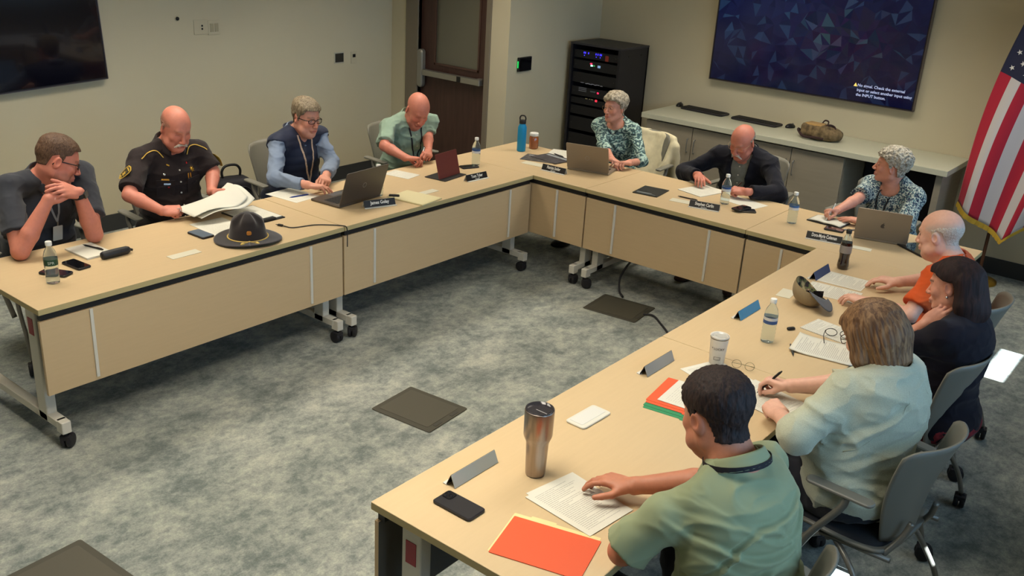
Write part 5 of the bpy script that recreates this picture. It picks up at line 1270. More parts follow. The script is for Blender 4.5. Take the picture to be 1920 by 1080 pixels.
o = nameplate((2.302, -1.170), (2.302, -1.390), None, None, 'name plate seen from its back with painted blue glare, beside the clear water bottle', (84, 146, 186))  # blue glare is put into the rear plate's colour
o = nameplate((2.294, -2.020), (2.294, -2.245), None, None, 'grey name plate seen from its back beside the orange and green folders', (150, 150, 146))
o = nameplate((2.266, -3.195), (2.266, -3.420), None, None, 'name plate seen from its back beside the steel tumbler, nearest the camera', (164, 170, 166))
# cards
CARDW = mat('white card', (206, 202, 182), rough=.45)
def card(x, y, rz, L, w_, label, t=.002, m=None, r=.002):
    return T(MB().rbox((0, 0, t / 2), (L, w_, t), r, .0006).build('white_card', m or CARDW, loc=(x, y, TZ), rot=(0, 0, rad(rz))), label, 'card', 'blank cards on the tables')
card(-.202, -2.772, 90, .175, .062, 'blank white card on the left table beside the brown hat')
card(-.190, -.925, 90, .17, .060, 'faint white card beside the manila pad')
card(-.190, .262, 6, .20, .085, 'blank white card beside the corner name plate')
card(1.095, .252, 10, .17, .080, 'blank white card beside the black booklet')
card(2.350, .205, 10, .13, .060, 'blank white card behind the cola bottle')
card(2.345, -.868, 96, .13, .075, 'blank white card poking out from under the camouflage cap')
o = thing('card_tray', (2.351, -2.708, TZ), rad(88), 'white rounded plastic tray between the steel tumbler and the folders', 'tray')
MB().rbox((0, 0, .004), (.180, .090, .008), .014, .002).build('base', mat('white plastic', (206, 204, 192), rough=.4), o)
MB().rbox((0, .004, .0086), (.150, .060, .0012), .004, .0004).build('inset', mat('pale insert', (206, 206, 200), rough=.3), o)

# ---- dark polo man's things
o = thing('notepad', (-.556, -3.105, TZ), rad(2), 'white notepad in front of the man with clasped hands', 'notepad')
MB().box((0, 0, .005), (.212, .146, .010), .001).build('pages', PAPER, o); MB().box((-.100, 0, .0102), (.012, .147, .0012)).build('binding', mat('pad binding', (200, 196, 176), rough=.6), o)
pen(-.640, -3.092, -.500, -3.056, 'black pen lying on the white notepad', (20, 20, 24), z0=TZ + .016)
phone(-.412, -3.252, 5, 'black phone beside the white notepad'); phone(-.372, -3.378, 26, 'black phone partly hidden behind the green labelled bottle', screen=(22, 24, 40))
o = thing('spectacle_case', (-.405, -3.040, TZ), rad(90), 'black cylindrical spectacle case beside the notepad', 'case')
MB().lathe([(.006, -.082), (.017, -.079), (.021, -.070), (.022, 0), (.021, .060), (.016, .074), (.006, .078)], 20, M=Mt((0, 0, .021), 0, 0, rad(90))).build('case_body', mat('black rubberised case', (28, 28, 32), rough=.5), o)
MB().tube([(.078, 0, .021), (.092, 0, .014)], .007).build('pull_tab', BLACK, o)
# ---- sheriff's things
sheet(-.470, -2.365, 87, 'white printed sheet lying flat under the papers the sheriff holds', PAGE2, seed=1)
o = thing('clipboard', (-.520, -2.090, TZ), rad(90), 'black clipboard with white sheets beside the brown hat', 'clipboard')
MB().rbox((0, 0, .002), (.232, .320, .004), .008, .001).build('board', BLACK, o); MB().box((0, .005, .0055), (.214, .278, .003)).build('pages', PAGE2, o)
MB().rbox((0, -.140, .010), (.100, .035, .012), .004, .003).build('clip', DARK, o)
phone(-.412, -2.527, 2, 'phone with a grey lit screen beside the brown hat', L=.148, w_=.080, screen=(112, 124, 138))
def held(u, v, off=0.0):
    y = -2.455 + .385 * u; x = -.775 + .20 * v + .03 * math.sin(u * 3) ; z = .793 + .075 * u ** 2 - .006 * v + .020 * math.sin(u * 5.5) * (.3 + v) + .022 * math.sin(v * 3.1 + .6) * u + off
    return (x - .02 * u, y, z)
T(MB().grid(lambda u, v: held(u, v), 20, 14, .0010).build('paper_sheet', PAGE2), 'curved white papers held up between the sheriff\'s two hands', 'paper', 'papers on the tables')
T(MB().grid(lambda u, v: (lambda q: (q[0] + .02, q[1] + .035, q[2] - .012))(held(u, v)), 20, 14, .0010).build('paper_sheet', PAGE2), 'lower of the papers drooping from the sheriff\'s left hand', 'paper', 'papers on the tables')
o = thing('campaign_hat', (-.175, -2.385, TZ), rad(-32), 'dark brown campaign hat with a gold cord, resting on the left table', 'hat'); o.scale = (.93, .93, .97)
FELT = mat('dark brown felt', (38, 31, 30), rough=.95, sheen=.3, bump=(500, .2))
def brim(u, v):
    a = 2 * math.pi * u; rx = .095 + (.180 - .095) * v; ry = .108 + (.198 - .108) * v
    return (rx * math.cos(a), ry * math.sin(a), .006 + .012 * v * math.cos(a) ** 2 + .010 * (1 - v) + .004 * math.sin(2 * a) * v)
MB().grid(brim, 60, 10, .005).build('brim', FELT, o)
def crown(u, v):
    a = 2 * math.pi * u; k = 1 - .30 * v - .70 * max(0, (v - .60) / .40) ** 1.8; dent = 1 - .30 * float(sstep(.30, .75, v)) * max(0, math.cos(4 * (a - rad(45)))) ** 1.3
    z = .012 + .165 * (v ** .86) * (1 if v < .9 else 1) - .012 * max(0, v - .9) / .1
    return (.100 * k * dent * math.cos(a), .114 * k * dent * math.sin(a), z)
MB().grid(lambda u, v: crown(1 - u, v), 72, 26).build('crown', FELT, o)
CORD = mat('gold hat cord', (206, 176, 96), rough=.5, metal=.3)
MB().tube([(.104 * math.cos(a), .118 * math.sin(a), .024 - .004 * math.cos(a)) for a in np.linspace(0, 6.283, 41)[:-1]], .0042, 8, closed=True).tube(bez([(.095, .0, .022), (.112, .012, .021), (.130, .030, .022)]), .0034, 8).tube(bez([(.095, .0, .022), (.114, -.012, .021), (.130, -.034, .022)]), .0034, 8).build('hat_cord', CORD, o)
for s_ in (1, -1): MB().lathe([(.001, 0), (.008, .006), (.009, .016), (.006, .026), (.001, .030)], 12, M=Mt((.132, s_ * .030, .022), rad(s_ * 55), 0, rad(90))).build('acorn_tassel', CORD, o)
MB().rbox((0, 0, 0), (.024, .028, .004), .009, .0015, M=Mt((.097, 0, .070), rad(0), 0, rad(82))).build('hat_badge', mat('orange gold badge', (214, 140, 60), rough=.3, metal=.6), o)
o = thing('power_cable', (-.262, -2.100, TZ), 0, 'black cable with a plug, running over the left table edge beside the brown hat', 'cable')
MB().tube(bez([(.03, .008, .004), (.09, .03, .004), (.13, .15, .004), (.19, .22, .004), (.245, .262, .004), (.276, .27, .002), (.283, .272, -.03), (.283, .272, -.12)]), .0032).build('cord', RUB, o)
MB().box((0, 0, .006), (.034, .016, .010), .003, M=Mt((0.01, 0, 0), rad(15))).box((-.014, -.003, .006), (.016, .006, .002), M=Mt((0, 0, 0), rad(15))).build('plug', BLACK, o)
# ---- laptops
def laptop(a, b, depth, lid, open_deg, label, body, inner=(40, 40, 42), emblem=None, user_left=True):
    """a->b hinge line on the table; the keyboard side lies to the left of a->b"""
    a = Vector((*a, TZ)); b = Vector((*b, TZ)); d = b - a; L = d.length; ang = math.atan2(d.y, d.x); o = thing('laptop', (a + b) / 2, ang, label, 'laptop', 'laptops')
    mb_ = mat('laptop shell %d' % sum(body), body, rough=.4, metal=.5)
    MB().rbox((0, depth / 2, .008), (L, depth, .014), .008, .003).build('base', mb_, o)
    k = MB()
    for r_ in range(5):
        for c_ in range(14): k.box((-L * .42 + (c_ + .5) * L * .84 / 14, depth * (.18 + .095 * r_ + .05), .0158), (L * .84 / 14 - .003, depth * .08, .0016))
    k.build('keyboard', mat('dark keys', (22, 22, 24), rough=.6), o)
    MB().rbox((0, depth * .84, .0152), (L * .30, depth * .22, .0008), .003, .0003).build('touchpad', mat('touchpad', (90, 90, 92), rough=.3), o)
    M = Mt((0, .002, .014), 0, rad(open_deg - 90))
    M = Matrix.Translation((0, .002, .014)) @ Matrix.Rotation(rad(open_deg - 90), 4, 'X') @ Matrix.Rotation(rad(90), 4, 'X')
    li = MB().rbox((0, lid / 2, 0), (L, lid, .006), .010, .0018, M=M).build('lid', mb_, o)
    MB().rbox((0, lid / 2 + .004, -.0034), (L - .014, lid - .022, .0012), .004, .0004, M=M).build('screen', mat('lit laptop screen', (70, 84, 100), rough=.2, emit=(150, 175, 200), estr=.35), o)
    if emblem == 'ring':
        MB().tube([tuple(M @ Vector((.016 * math.cos(t), lid / 2 + .016 * math.sin(t), .0033))) for t in np.linspace(0, 6.28, 25)[:-1]], .0012, 6, closed=True).build('emblem', mat('laptop emblem grey', (160, 158, 154), rough=.3, metal=.8), o)
    if emblem == 'fruit':
        f = MB(); pts = [(.013 * math.cos(t) * (1 - .10 * math.sin(t) ** 8), .015 * math.sin(t) - .002 * math.cos(t * 2)) for t in np.linspace(0, 6.28, 29)[:-1]]; pts = [(x - (.006 if (x > .008 and abs(y) < .007) else 0), y) for x, y in pts]
        f.prism(pts, .003, .0038, M=M @ Matrix.Translation((0, lid / 2 - .003, 0))); f.prism([(0, 0), (.004, .001), (.007, .007), (.002, .006)], .003, .0038, M=M @ Matrix.Translation((-.001, lid / 2 + .014, 0))); f.build('emblem', mat('laptop emblem dark', (70, 64, 58), rough=.3), o)
    return o
laptop((-.288, -1.615), (-.318, -1.232), .250, .232, 108, 'large dark grey laptop open before the man in the navy vest', (92, 84, 76), emblem='ring')
laptop((.352, .432), (.052, .345), .225, .212, 112, 'silver grey laptop open before the woman in the teal top', (150, 138, 122), emblem='ring') if False else laptop((.052, .345), (.372, .430), .225, .212, 108, 'silver grey laptop open before the woman in the teal top', (146, 134, 118), emblem='ring')
laptop((2.240, .385), (2.545, .468), .220, .208, 106, 'silver laptop with a dark fruit emblem, before the woman with curly white hair', (142, 132, 118), emblem='fruit')
# ---- vest man's papers
sheet(-.700, -1.640, 95, 'white sheet under a blue pen beside the large dark laptop', PAGE2, seed=3); pen(-.662, -1.700, -.640, -1.565, 'blue pen lying on a white sheet beside the large dark laptop', (40, 60, 130))
o = thing('legal_pad', (-.140, -1.095, TZ), rad(98), 'cream coloured pad of folders beside the first name plate', 'pad')
MB().box((0, 0, .004), (.215, .280, .008), .001).build('pages', mat('cream manila', (206, 194, 148), rough=.7), o); MB().box((.004, .006, .0085), (.205, .268, .001)).build('top_sheet', mat('cream sheet', (212, 202, 160), rough=.7), o)
o = thing('pocket_knife', (-.245, -1.180, TZ), rad(40), 'small black clip-on webcam lying behind the first name plate', 'webcam'); o.name = 'webcam'
MB().rbox((0, 0, .010), (.070, .026, .020), .008, .004).build('housing', BLACK, o); MB().lathe([(.008, 0), (.008, .003), (.006, .004)], 16, M=Mt((0, -.013, .010), 0, rad(90))).build('lens', mat('lens glass', (10, 12, 20), rough=.05), o); MB().tube(bez([(.03, 0, .006), (.08, -.03, .004), (.14, -.10, .004), (.19, -.12, .003)]), .0022).build('cord', RUB, o)
# ---- pale green man's things
sheet(-.620, -.735, 100, 'white sheet beside the burgundy tablet', PAGE2, w=.150, h=.215, seed=4)
o = thing('tablet', (-.372, -.520, TZ), rad(-102), 'tablet in a burgundy folio cover propped up as a stand', 'tablet', None)
BUR = mat('burgundy leather', (104, 42, 36), rough=.5, bump=(200, .2))
MB().box((0, .02, .003), (.26, .18, .005), .002).build('keyboard_flap', DARK, o)
m_ = Matrix.Translation((0, -.015, .004)) @ Matrix.Rotation(rad(76), 4, 'X')
o.rotation_euler = (0, 0, rad(97)); MB().rbox((0, .088, 0), (.255, .176, .006), .006, .0015, M=m_).build('cover', BUR, o)
MB().rbox((0, .088, .0045), (.245, .168, .004), .006, .001, M=m_).build('screen', mat('dark tablet glass', (18, 18, 22), rough=.1), o) if False else None
m2_ = Matrix.Translation((0, -.008, .004)) @ Matrix.Rotation(rad(112), 4, 'X')
phone(-.448, -.205, 70, 'dark phone lying between the tablet and the bottle', L=.14)
# ---- corner: flask, jar, magazines
o = thing('water_flask', (-.527, .518, TZ), rad(20), 'bright blue metal flask with a black loop lid, at the corner', 'flask')
MB().lathe([(.030, 0), (.034, .003), (.0355, .010), (.0355, .185), (.033, .200), (.026, .213), (.024, .222)], 36).build('body', mat('bright blue powder coat', (24, 138, 190), rough=.35, metal=.2), o)
MB().lathe([(.026, .222), (.027, .226), (.027, .246), (.024, .250)], 30).build('lid', DARK, o); MB().tube(bez([(-.021, 0, .244), (-.024, 0, .266), (-.013, 0, .284), (.013, 0, .284), (.024, 0, .266), (.021, 0, .244)]), .0055).build('loop_handle', DARK, o)
o = thing('glass_jar', (-.520, .672, TZ), 0, 'small glass jar of brown tea with a white lid, beside the blue flask', 'jar')
MB().lathe([(.030, 0), (.037, .004), (.0385, .012), (.0385, .088), (.033, .100), (.031, .104)], 32).build('jar_body', mat('amber tea', (150, 84, 44), rough=.08, coat=1), o); MB().lathe([(.034, .104), (.036, .106), (.036, .126), (.033, .129)], 32).build('lid', CAPW, o)
for i, (x, y, r_, c_, l_) in enumerate(((-.270, .435, 20, (84, 80, 78), 'grey printed magazine under the papers at the corner'), (-.205, .500, -8, (70, 66, 70), 'dark magazine lying across the grey one at the corner'))):
    q = thing('magazine', (x, y, TZ + i * .004), rad(r_), l_, 'magazine', None); MB().box((0, 0, .002), (.27, .20, .004), .0005).build('cover', mat('magazine print %d' % i, c_, rough=.4, var=(26, .7)), q); MB().box((0, .06, .0042), (.22, .03, .0006)).build('cover_band', mat('magazine band', (150, 156, 160), rough=.4), q)
sheet(-.250, .690, 20, 'white sheets beside the silver grey laptop at the corner', PAGE2, seed=5, z=TZ + .001); pen(-.290, .640, -.165, .600, 'black pen on the white sheets at the corner', (24, 24, 28), z0=TZ + .008)
# ---- blazer man's things
o = thing('booklet', (.818, .295, TZ), rad(8), 'black printed booklet lying alone on the back row', 'booklet')
MB().box((0, 0, .003), (.185, .225, .006), .001).build('cover', mat('black booklet cover', (34, 36, 36), rough=.4, var=(40, .5)), o); text_mesh('REPORT', .026, mat('grey print', (130, 136, 136), rough=.5), o, (.0, -.07, .0066), (0, 0, 0)) if False else MB().box((-.02, -.07, .0062), (.11, .012, .0004)).box((.0, -.09, .0062), (.14, .006, .0004)).build('cover_lines', mat('grey print', (130, 136, 136), rough=.5), o)
sheet(1.055, .610, -14, 'stack of white sheets under the blazer man\'s hands', PAGE2, t=.004, seed=6); sheet(1.400, .575, -12, 'white sheets under the blazer man\'s forearm, behind the two phones', PAGE2, seed=7, w=.279, h=.17)
pen(1.010, .338, 1.160, .348, 'dark pen lying behind the blank card', (50, 40, 34))
phone(1.475, .375, 80, 'black phone lying on top of a second phone beside the water bottle', z=TZ + .011, L=.14); phone(1.500, .378, 35, 'dark phone underneath another, beside the water bottle', L=.145, case=(70, 64, 52), screen=(30, 30, 36))
# ---- curly woman's things
o = thing('notebook', (2.000, .585, TZ + .001), rad(-3), 'open notebook with white pages and black covers', 'notebook')
MB().box((0, 0, .003), (.235, .160, .006), .001).build('cover', DARK, o)
def pg(u, v): X = (u - .5) * .22; return (X, (v - .5) * .15, .006 + .008 * (1 - abs(X) / .11) * (abs(X) / .11 + .15) * 2 + .004)
MB().grid(pg, 16, 4, .004).build('pages', PAPER, o)
phone(2.095, .440, 10, 'black phone behind the last name plate', L=.12, w_=.07); pen(2.130, .480, 2.215, .560, 'silver pen beside the open notebook', (150, 150, 154), name='marker_pen')
# ---- orange man's things
o = thing('tablet', (2.630, .455, TZ), rad(-35), 'flat black tablet lying beside the silver laptop at the far right corner', 'tablet')
MB().rbox((0, 0, .005), (.24, .165, .010), .010, .002).build('case', BLACK, o); MB().rbox((0, 0, .0103), (.225, .150, .001), .006, .0003).build('screen', mat('phone glass 46'), o)
sheet(2.490, -.440, 93, 'white printed sheet under the orange-shirted man\'s far hand', PAGE, seed=8, w=.20, h=.25); sheet(2.515, -.660, 96, 'white printed sheet under the orange-shirted man\'s near hand', PAGE, seed=9, w=.19, h=.27)
# camouflage cap
o = thing('baseball_cap', (2.475, -.930, TZ), rad(-32), 'tan and camouflage cap lying upturned between papers', 'cap')
CAM = bpy.data.materials.new('camouflage cloth'); CAM.use_nodes = True; nt = CAM.node_tree; b_ = nt.nodes['Principled BSDF']; b_.inputs['Roughness'].default_value = .9
tc = nt.nodes.new('ShaderNodeTexCoord'); n_ = nt.nodes.new('ShaderNodeTexNoise'); n_.inputs['Scale'].default_value = 26; n_.inputs['Detail'].default_value = 2; nt.links.new(tc.outputs['Object'], n_.inputs[0]); r_ = nt.nodes.new('ShaderNodeValToRGB'); r_.color_ramp.interpolation = 'CONSTANT'
e = r_.color_ramp.elements; e[0].position = 0; e[0].color = col4((50, 40, 38)); e[1].position = .56; e[1].color = col4((176, 160, 110)); q = e.new(.44); q.color = col4((96, 104, 60)); q = e.new(.50); q.color = col4((120, 96, 78)); nt.links.new(n_.outputs['Fac'], r_.inputs[0]); nt.links.new(r_.outputs[0], b_.inputs['Base Color'])
TAN = cloth('tan cap cotton', (140, 124, 96))
capM = Matrix.Translation((0, 0, .052)) @ Matrix.Rotation(rad(14), 4, 'Y') @ Matrix.Rotation(rad(-24), 4, 'X')
def capfn(k):
    def fn(u, v):
        a = 2 * math.pi * u; el = v * math.pi / 2; return tuple(capM @ Vector((.098 * k * math.cos(a) * math.cos(el) ** .8, .082 * k * math.sin(a) * math.cos(el) ** .8, -.088 * k * math.sin(el) + .036 + .010 * math.cos(2 * a) * (1 - v))))
    return fn
MB().grid(capfn(1.0), 40, 12).build('crown', TAN, o); MB().grid(lambda u, v: capfn(.965)(1 - u, v), 40, 12).build('lining', CAM, o)
def visor(u, v):
    a = rad(-52 + 104 * u); r0 = .092; x = (r0 + .080 * v * math.cos(a) ** .6) * math.cos(a); return tuple(capM @ Vector((x + .004, (.080 + .004 * v) * math.sin(a) * 1.12, .040 - .020 * v + .026 * math.sin(a) ** 2 * v)))
MB().grid(visor, 20, 8, .004).build('visor', cloth('grey cap visor', (86, 86, 88)), o)
o = thing('sunglasses', (2.500, -.925, TZ + .060), rad(40), 'sunglasses tucked inside the upturned camouflage cap', 'sunglasses'); g = MB()
for q_ in (-1, 1): g.rbox((q_ * .032, 0, 0), (.052, .004, .034), .0015, .001)
g.tube(bez([(-.06, 0, .01), (-.066, .06, .008), (-.05, .11, 0)]), .003, 6); g.tube([(-.008, 0, .006), (.008, 0, .006)], .003, 6); g.build('frame', mat('dark lens', (30, 24, 26), rough=.1), o)
# ---- dark haired woman's things
T(MB().rbox((0, 0, .006), (.042, .020, .012), .008, .003).build('usb_stick', BLACK, loc=(2.562, -1.307, TZ), rot=(0, 0, rad(60))), 'tiny black memory stick behind the clear water bottle', 'memory stick')
pen(2.697, -1.590, 2.634, -1.480, 'short dark pen lying between the bottle and the curled papers', (36, 44, 48))
sheet(2.715, -1.185, 82, 'white folded booklet with eyeglasses on it, in front of the dark haired woman', PAGE, t=.004, w=.17, h=.24, seed=11)
o = thing('eyeglasses', (2.765, -1.235, TZ + .012), rad(200), 'black rimmed eyeglasses lying on the white booklet', 'glasses'); g = MB()
for q_ in (-1, 1): g.tube([(q_ * .033 + .026 * math.cos(t), 0, .012 + .018 * math.sin(t)) for t in np.linspace(0, 6.28, 21)[:-1]], .0018, 6, closed=True); g.tube(bez([(q_ * .060, 0, .018), (q_ * .066, .05, .010), (q_ * .06, .12, .0)]), .0018, 6)
g.build('frame', mat('dark spectacle frame'), o)
sheet(2.775, -1.420, 100, 'stapled printed pages with a raised curled corner', PAGE, t=.005, seed=12, curl=.022)
# ---- cardigan woman's things
ORGF = mat('orange folder card', (214, 84, 44), rough=.55); GRNF = mat('green folder card', (40, 130, 84), rough=.55); MANF = mat('manila folder card', (226, 206, 150), rough=.6)
def folder(x, y, rz, label, m, z=TZ, L=.300, w_=.240, under=None, t=.003):
    o = thing('file_folder', (x, y, z), rad(rz), label, 'folder', 'file folders'); MB().rbox((0, 0, t / 2), (L, w_, t * .8), .004, .0004).build('cover', m, o)
    MB().rbox((.006, -.012, -.0002 + t * .2), (L, w_ + .012, t * .4), .004, .0004).build('back_leaf', under or m, o); MB().rbox((L * .18, -w_ / 2 - .016, t * .2), (.085, .020, t * .4), .004, .0004).build('tab', under or m, o); return o
folder(2.580, -2.330, 8, 'green file folder underneath the orange one', GRNF); folder(2.568, -2.290, 8, 'orange file folder on top of the green one', ORGF, z=TZ + .004)
sheet(2.600, -2.280, 96, 'white sheet lying on the orange file folder', PAGE2, z=TZ + .008, seed=13); sheet(2.560, -2.020, 70, 'white sheet under the pale tumbler and the writing hand', PAGE, seed=14); sheet(2.790, -2.070, 78, 'white sheet the woman in the cardigan writes on', PAGE, z=TZ + .0015, seed=15)
o = thing('tumbler', (2.476, -1.905, TZ), 0, 'short white tumbler with a clear lid and grey print', 'tumbler'); TW = mat('white tumbler enamel', (206, 200, 190), rough=.35)
MB().lathe([(.030, 0), (.032, .002), (.040, .122), (.0415, .132), (.0405, .134), (.036, .128), (.034, .10)], 40).build('body', TW, o)
MB().lathe([(.0375, .126), (.0385, .131), (.034, .1315), (.030, .128)], 36).box((.004, 0, .1285), (.046, .012, .003), .002).build('lid', mat('clear tumbler lid', (216, 214, 206), rough=.1, trans=.4), o)
MB().lathe([(.0402, .1215), (.0412, .124), (.0412, .126)], 40, cap=False).build('rim_band', mat('steel rim', (120, 116, 110), rough=.25, metal=1), o)
def wrap(txt, size, z, r0, r1, h_, m, parent, dirv, w_=0):
    me = text_mesh(txt, size, m, parent, (0, 0, 0), (0, 0, 0), weight=w_)
    for v in me.data.vertices:
        zz = z + v.co.y; r = r0 + (r1 - r0) * zz / h_ + .0006; a = dirv + v.co.x / r; v.co = Vector((r * math.cos(a), r * math.sin(a), zz))
    return me
dv = math.atan2(-5.467 + 1.905, 4.065 - 2.476); GP = mat('grey tumbler print', (110, 104, 98), rough=.5)
wrap('* LUCKY', .015, .080, .0305, .041, .13, GP, o, dv, .0003); bb = MB()
for k in range(12):
    for z_, h2 in ((.028, .002), (.041, .002)):
        a0 = dv - .42 + .07 * k; bb.add([((.0345) * math.cos(a0), .0345 * math.sin(a0), z_), (.0345 * math.cos(a0 + .07), .0345 * math.sin(a0 + .07), z_), (.0357 * math.cos(a0 + .07), .0357 * math.sin(a0 + .07), z_ + h2), (.0357 * math.cos(a0), .0357 * math.sin(a0), z_ + h2)], [(0, 1, 2, 3)])
for a0 in (dv - .42, dv + .36): bb.add([(.0348 * math.cos(a0), .0348 * math.sin(a0), .028), (.0348 * math.cos(a0 + .06), .0348 * math.sin(a0 + .06), .028), (.0357 * math.cos(a0 + .06), .0357 * math.sin(a0 + .06), .043), (.0357 * math.cos(a0), .0357 * math.sin(a0), .043)], [(0, 1, 2, 3)])
bb.build('print_box', GP, o); wrap('MEMBER', .009, .035, .0305, .041, .13, GP, o, dv, .0003)
o = thing('eyeglasses', (2.590, -1.880, TZ + .004), rad(15), 'thin wire eyeglasses folded beside the white tumbler', 'glasses'); g = MB()
for q_ in (-1, 1): g.tube([(q_ * .028 + .020 * math.cos(t), .012 * math.sin(t) , .016 + .014 * math.sin(t)) for t in np.linspace(0, 6.28, 19)[:-1]], .0012, 6, closed=True); g.tube([(q_ * .05, 0, .018), (-q_ * .045, .03, .004)], .0012, 6)
g.build('frame', mat('olive wire', (120, 112, 84), rough=.4, metal=.6), o)
# ---- near man's things
o = thing('steel_tumbler', (2.440, -3.160, TZ), 0, 'tall brushed steel tumbler with a dark lid, in front of the nearest man', 'tumbler')
STEEL = mat('brushed steel', (158, 146, 138), rough=.30, metal=1.0, var=(3, .10, (30, 30, .4)), bump=(30, .1, (8, 8, .2)))
MB().lathe([(.030, 0), (.0335, .003), (.0345, .010), (.0385, .120), (.0400, .130), (.0475, .148), (.0495, .156), (.0505, .246), (.0500, .250), (.0480, .251), (.0470, .240), (.0465, .20)], 48).build('body', STEEL, o)
MB().lathe([(.0478, .246), (.0485, .2535), (.0455, .2540), (.0430, .242), (.012, .240)], 44).box((.010, .006, .2435), (.050, .024, .007), .004).build('lid', mat('smoked lid', (44, 42, 46), rough=.12), o)
phone(2.382, -3.487, 0, 'black phone in a thick case lying face down, nearest the table end', L=.160, w_=.084, face_up=False, case=(30, 29, 33)); ph = bpy.data.objects['case'] if False else None
for c_ in [q for q in bpy.data.objects if q.type == 'EMPTY' and q.get('label', '').startswith('black phone in a thick')]:
    MB().rbox((-.056, .016, .0122), (.040, .040, .0024), .010, .001).build('camera_island', mat('camera island', (20, 20, 23), rough=.25), c_)
    for dx, dy in ((-.009, .009), (-.009, -.009), (.009, 0)): MB().lathe([(.0070, .0132), (.0070, .0152), (.0060, .0156)], 16, c=(-.056 + dx, .016 + dy, 0)).build('camera_lens', mat('lens glass'), c_)
sheet(2.655, -3.205, 84, 'printed sheet under the nearest man\'s hand', PAGE, seed=21, z=TZ + .0016); sheet(2.648, -3.195, 80, 'printed sheet underneath the one the nearest man touches', PAGE, seed=22)
folder(2.712, -3.462, 16, 'orange file folder near the table end, beside the nearest man', ORGF, under=MANF, L=.290, w_=.205)
for c_ in [q for q in bpy.data.objects if q.get('label', '').startswith('orange file folder near')]: c_.rotation_euler = (0, 0, rad(196))
# pens held in hands
def hand_pen(P_, side, label, c, tipz=.745, L=.14, lean=(0, 0), tip=(160, 160, 160)):
    q = P_.arm[side]; t = P_.tips[side]['thumb']; d = unit(q['d']); n = unit(q['n']); s_ = np.cross(n, d) * side
    g0 = t + d * .012; ax = unit(-d * .55 + A3((0, 0, .80)) + s_ * -.15 + A3((lean[0], lean[1], 0))); tip_ = g0 - ax * ((g0[2] - tipz) / ax[2]); b = tip_ + ax * L
    return pen(*tip_[:2], *b[:2], label, c, z0=tip_[2], z1=b[2], group='pens in hands', tip=tip)
hand_pen(CARDI, 1, 'black pen held by the woman in the pale cardigan', (18, 18, 22)); hand_pen(CURLY, 1, 'white pen held by the woman with curly hair', (226, 222, 214)); hand_pen(GREENMAN, -1, 'dark pen held by the man in the pale green shirt', (20, 20, 24))
hand_pen(BLAZER, -1, 'brown pen held by the blazer man', (60, 40, 34))
# ================================================================== along the walls
# credenza
CAB = mat('warm grey laminate', (142, 134, 118), rough=.5, var=(5, .04, (1, 1, 8))); STONE = mat('pale speckled quartz', (190, 190, 170), rough=.3, var=(160, .05)); CABD = mat('painted recess shade', (24, 22, 32), rough=.8)
CY0, CY1 = 2.17, 2.735
def cabinet(x0, x1, label):
    o = thing('base_cabinet', ((x0 + x1) / 2, (CY0 + CY1) / 2, 0), 0, label, 'cabinet', 'cabinets under the quartz top'); w_ = x1 - x0; d_ = CY1 - CY0
    MB().box((0, .01, .46), (w_ - .004, d_ - .02, .72)).box((0, .03, .05), (w_ - .004, d_ - .08, .10), mi=1).build('body', [CAB, DARK], o)
    for q in (-1, 1):
        dd = MB().box((q * w_ / 4, -d_ / 2 - .002, .47), (w_ / 2 - .006, .020, .70), .002).build('door', CAB, o)
        MB().tube(bez([(q * .035, -d_ / 2 - .012, .60), (q * .035, -d_ / 2 - .034, .61), (q * .035, -d_ / 2 - .034, .71), (q * .035, -d_ / 2 - .012, .72)], 5), .004).build('handle', ALU, dd)
cabinet(-.36, .60, 'grey two door cabinet nearest the equipment rack'); cabinet(.60, 1.50, 'grey two door cabinet beside the open knee space')
T(MB().box((2.235, (CY0 + CY1) / 2, .415), (.05, CY1 - CY0, .83), .002).build('end_panel', CAB), 'grey end panel holding up the right end of the quartz top', 'panel')
T(MB().box((1.86, CY1 - .04, .55), (.70, .03, .50)).build('recess_shade_board', CABD), 'dark board painted as the shade in the open knee space', 'panel')  # added board, its dark colour stands in for the knee space's shade
T(MB().box((.945, (CY0 + CY1) / 2 - .015, .858), (2.70, CY1 - CY0 + .05, .045), .004).build('countertop', STONE), 'long pale quartz top running along the back wall', 'countertop')
CTZ = .881
KB = mat('black keyboard plastic', (40, 38, 42), rough=.5)
def keyboard(x, y, rz, label):
    o = thing('keyboard', (x, y, CTZ), rad(rz), label, 'keyboard', 'keyboards on the quartz top'); MB().rbox((0, 0, .009), (.455, .165, .018), .030, .005).build('case', KB, o); k = MB()
    for r_ in range(5):
        for c_ in range(18): k.box((-.205 + c_ * .0235, -.055 + r_ * .026, .0195), (.019, .021, .005))
    k.build('keys', mat('dark keys'), o)
keyboard(-.040, 2.655, -4, 'black keyboard on the quartz top nearest the equipment rack'); keyboard(.500, 2.620, -4, 'black keyboard on the quartz top behind the blazer man')
def mouse(x, y, rz, label):
    o = thing('computer_mouse', (x, y, CTZ), rad(rz), label, 'mouse', 'mice on the quartz top'); F = Fld((-.05, -.07, -.01), (.05, .07, .05), .003); F.ell((0, 0, .004), (.031, .055, .032)); F.clip((0, 0, .001), (0, 0, -1), .002); fobj('shell', F, mat('black mouse plastic', (22, 22, 26), rough=.35), o)
    MB().lathe([(.002, -.003), (.008, -.002), (.009, 0), (.008, .002), (.002, .003)], 14, M=Mt((0, .028, .030), 0, 0, rad(90))).build('wheel', mat('wheel grey', (90, 90, 94), rough=.4), o)
mouse(-.335, 2.705, 10, 'black mouse at the left end of the first keyboard'); mouse(.800, 2.665, -20, 'black mouse between the second keyboard and the tan backpack')
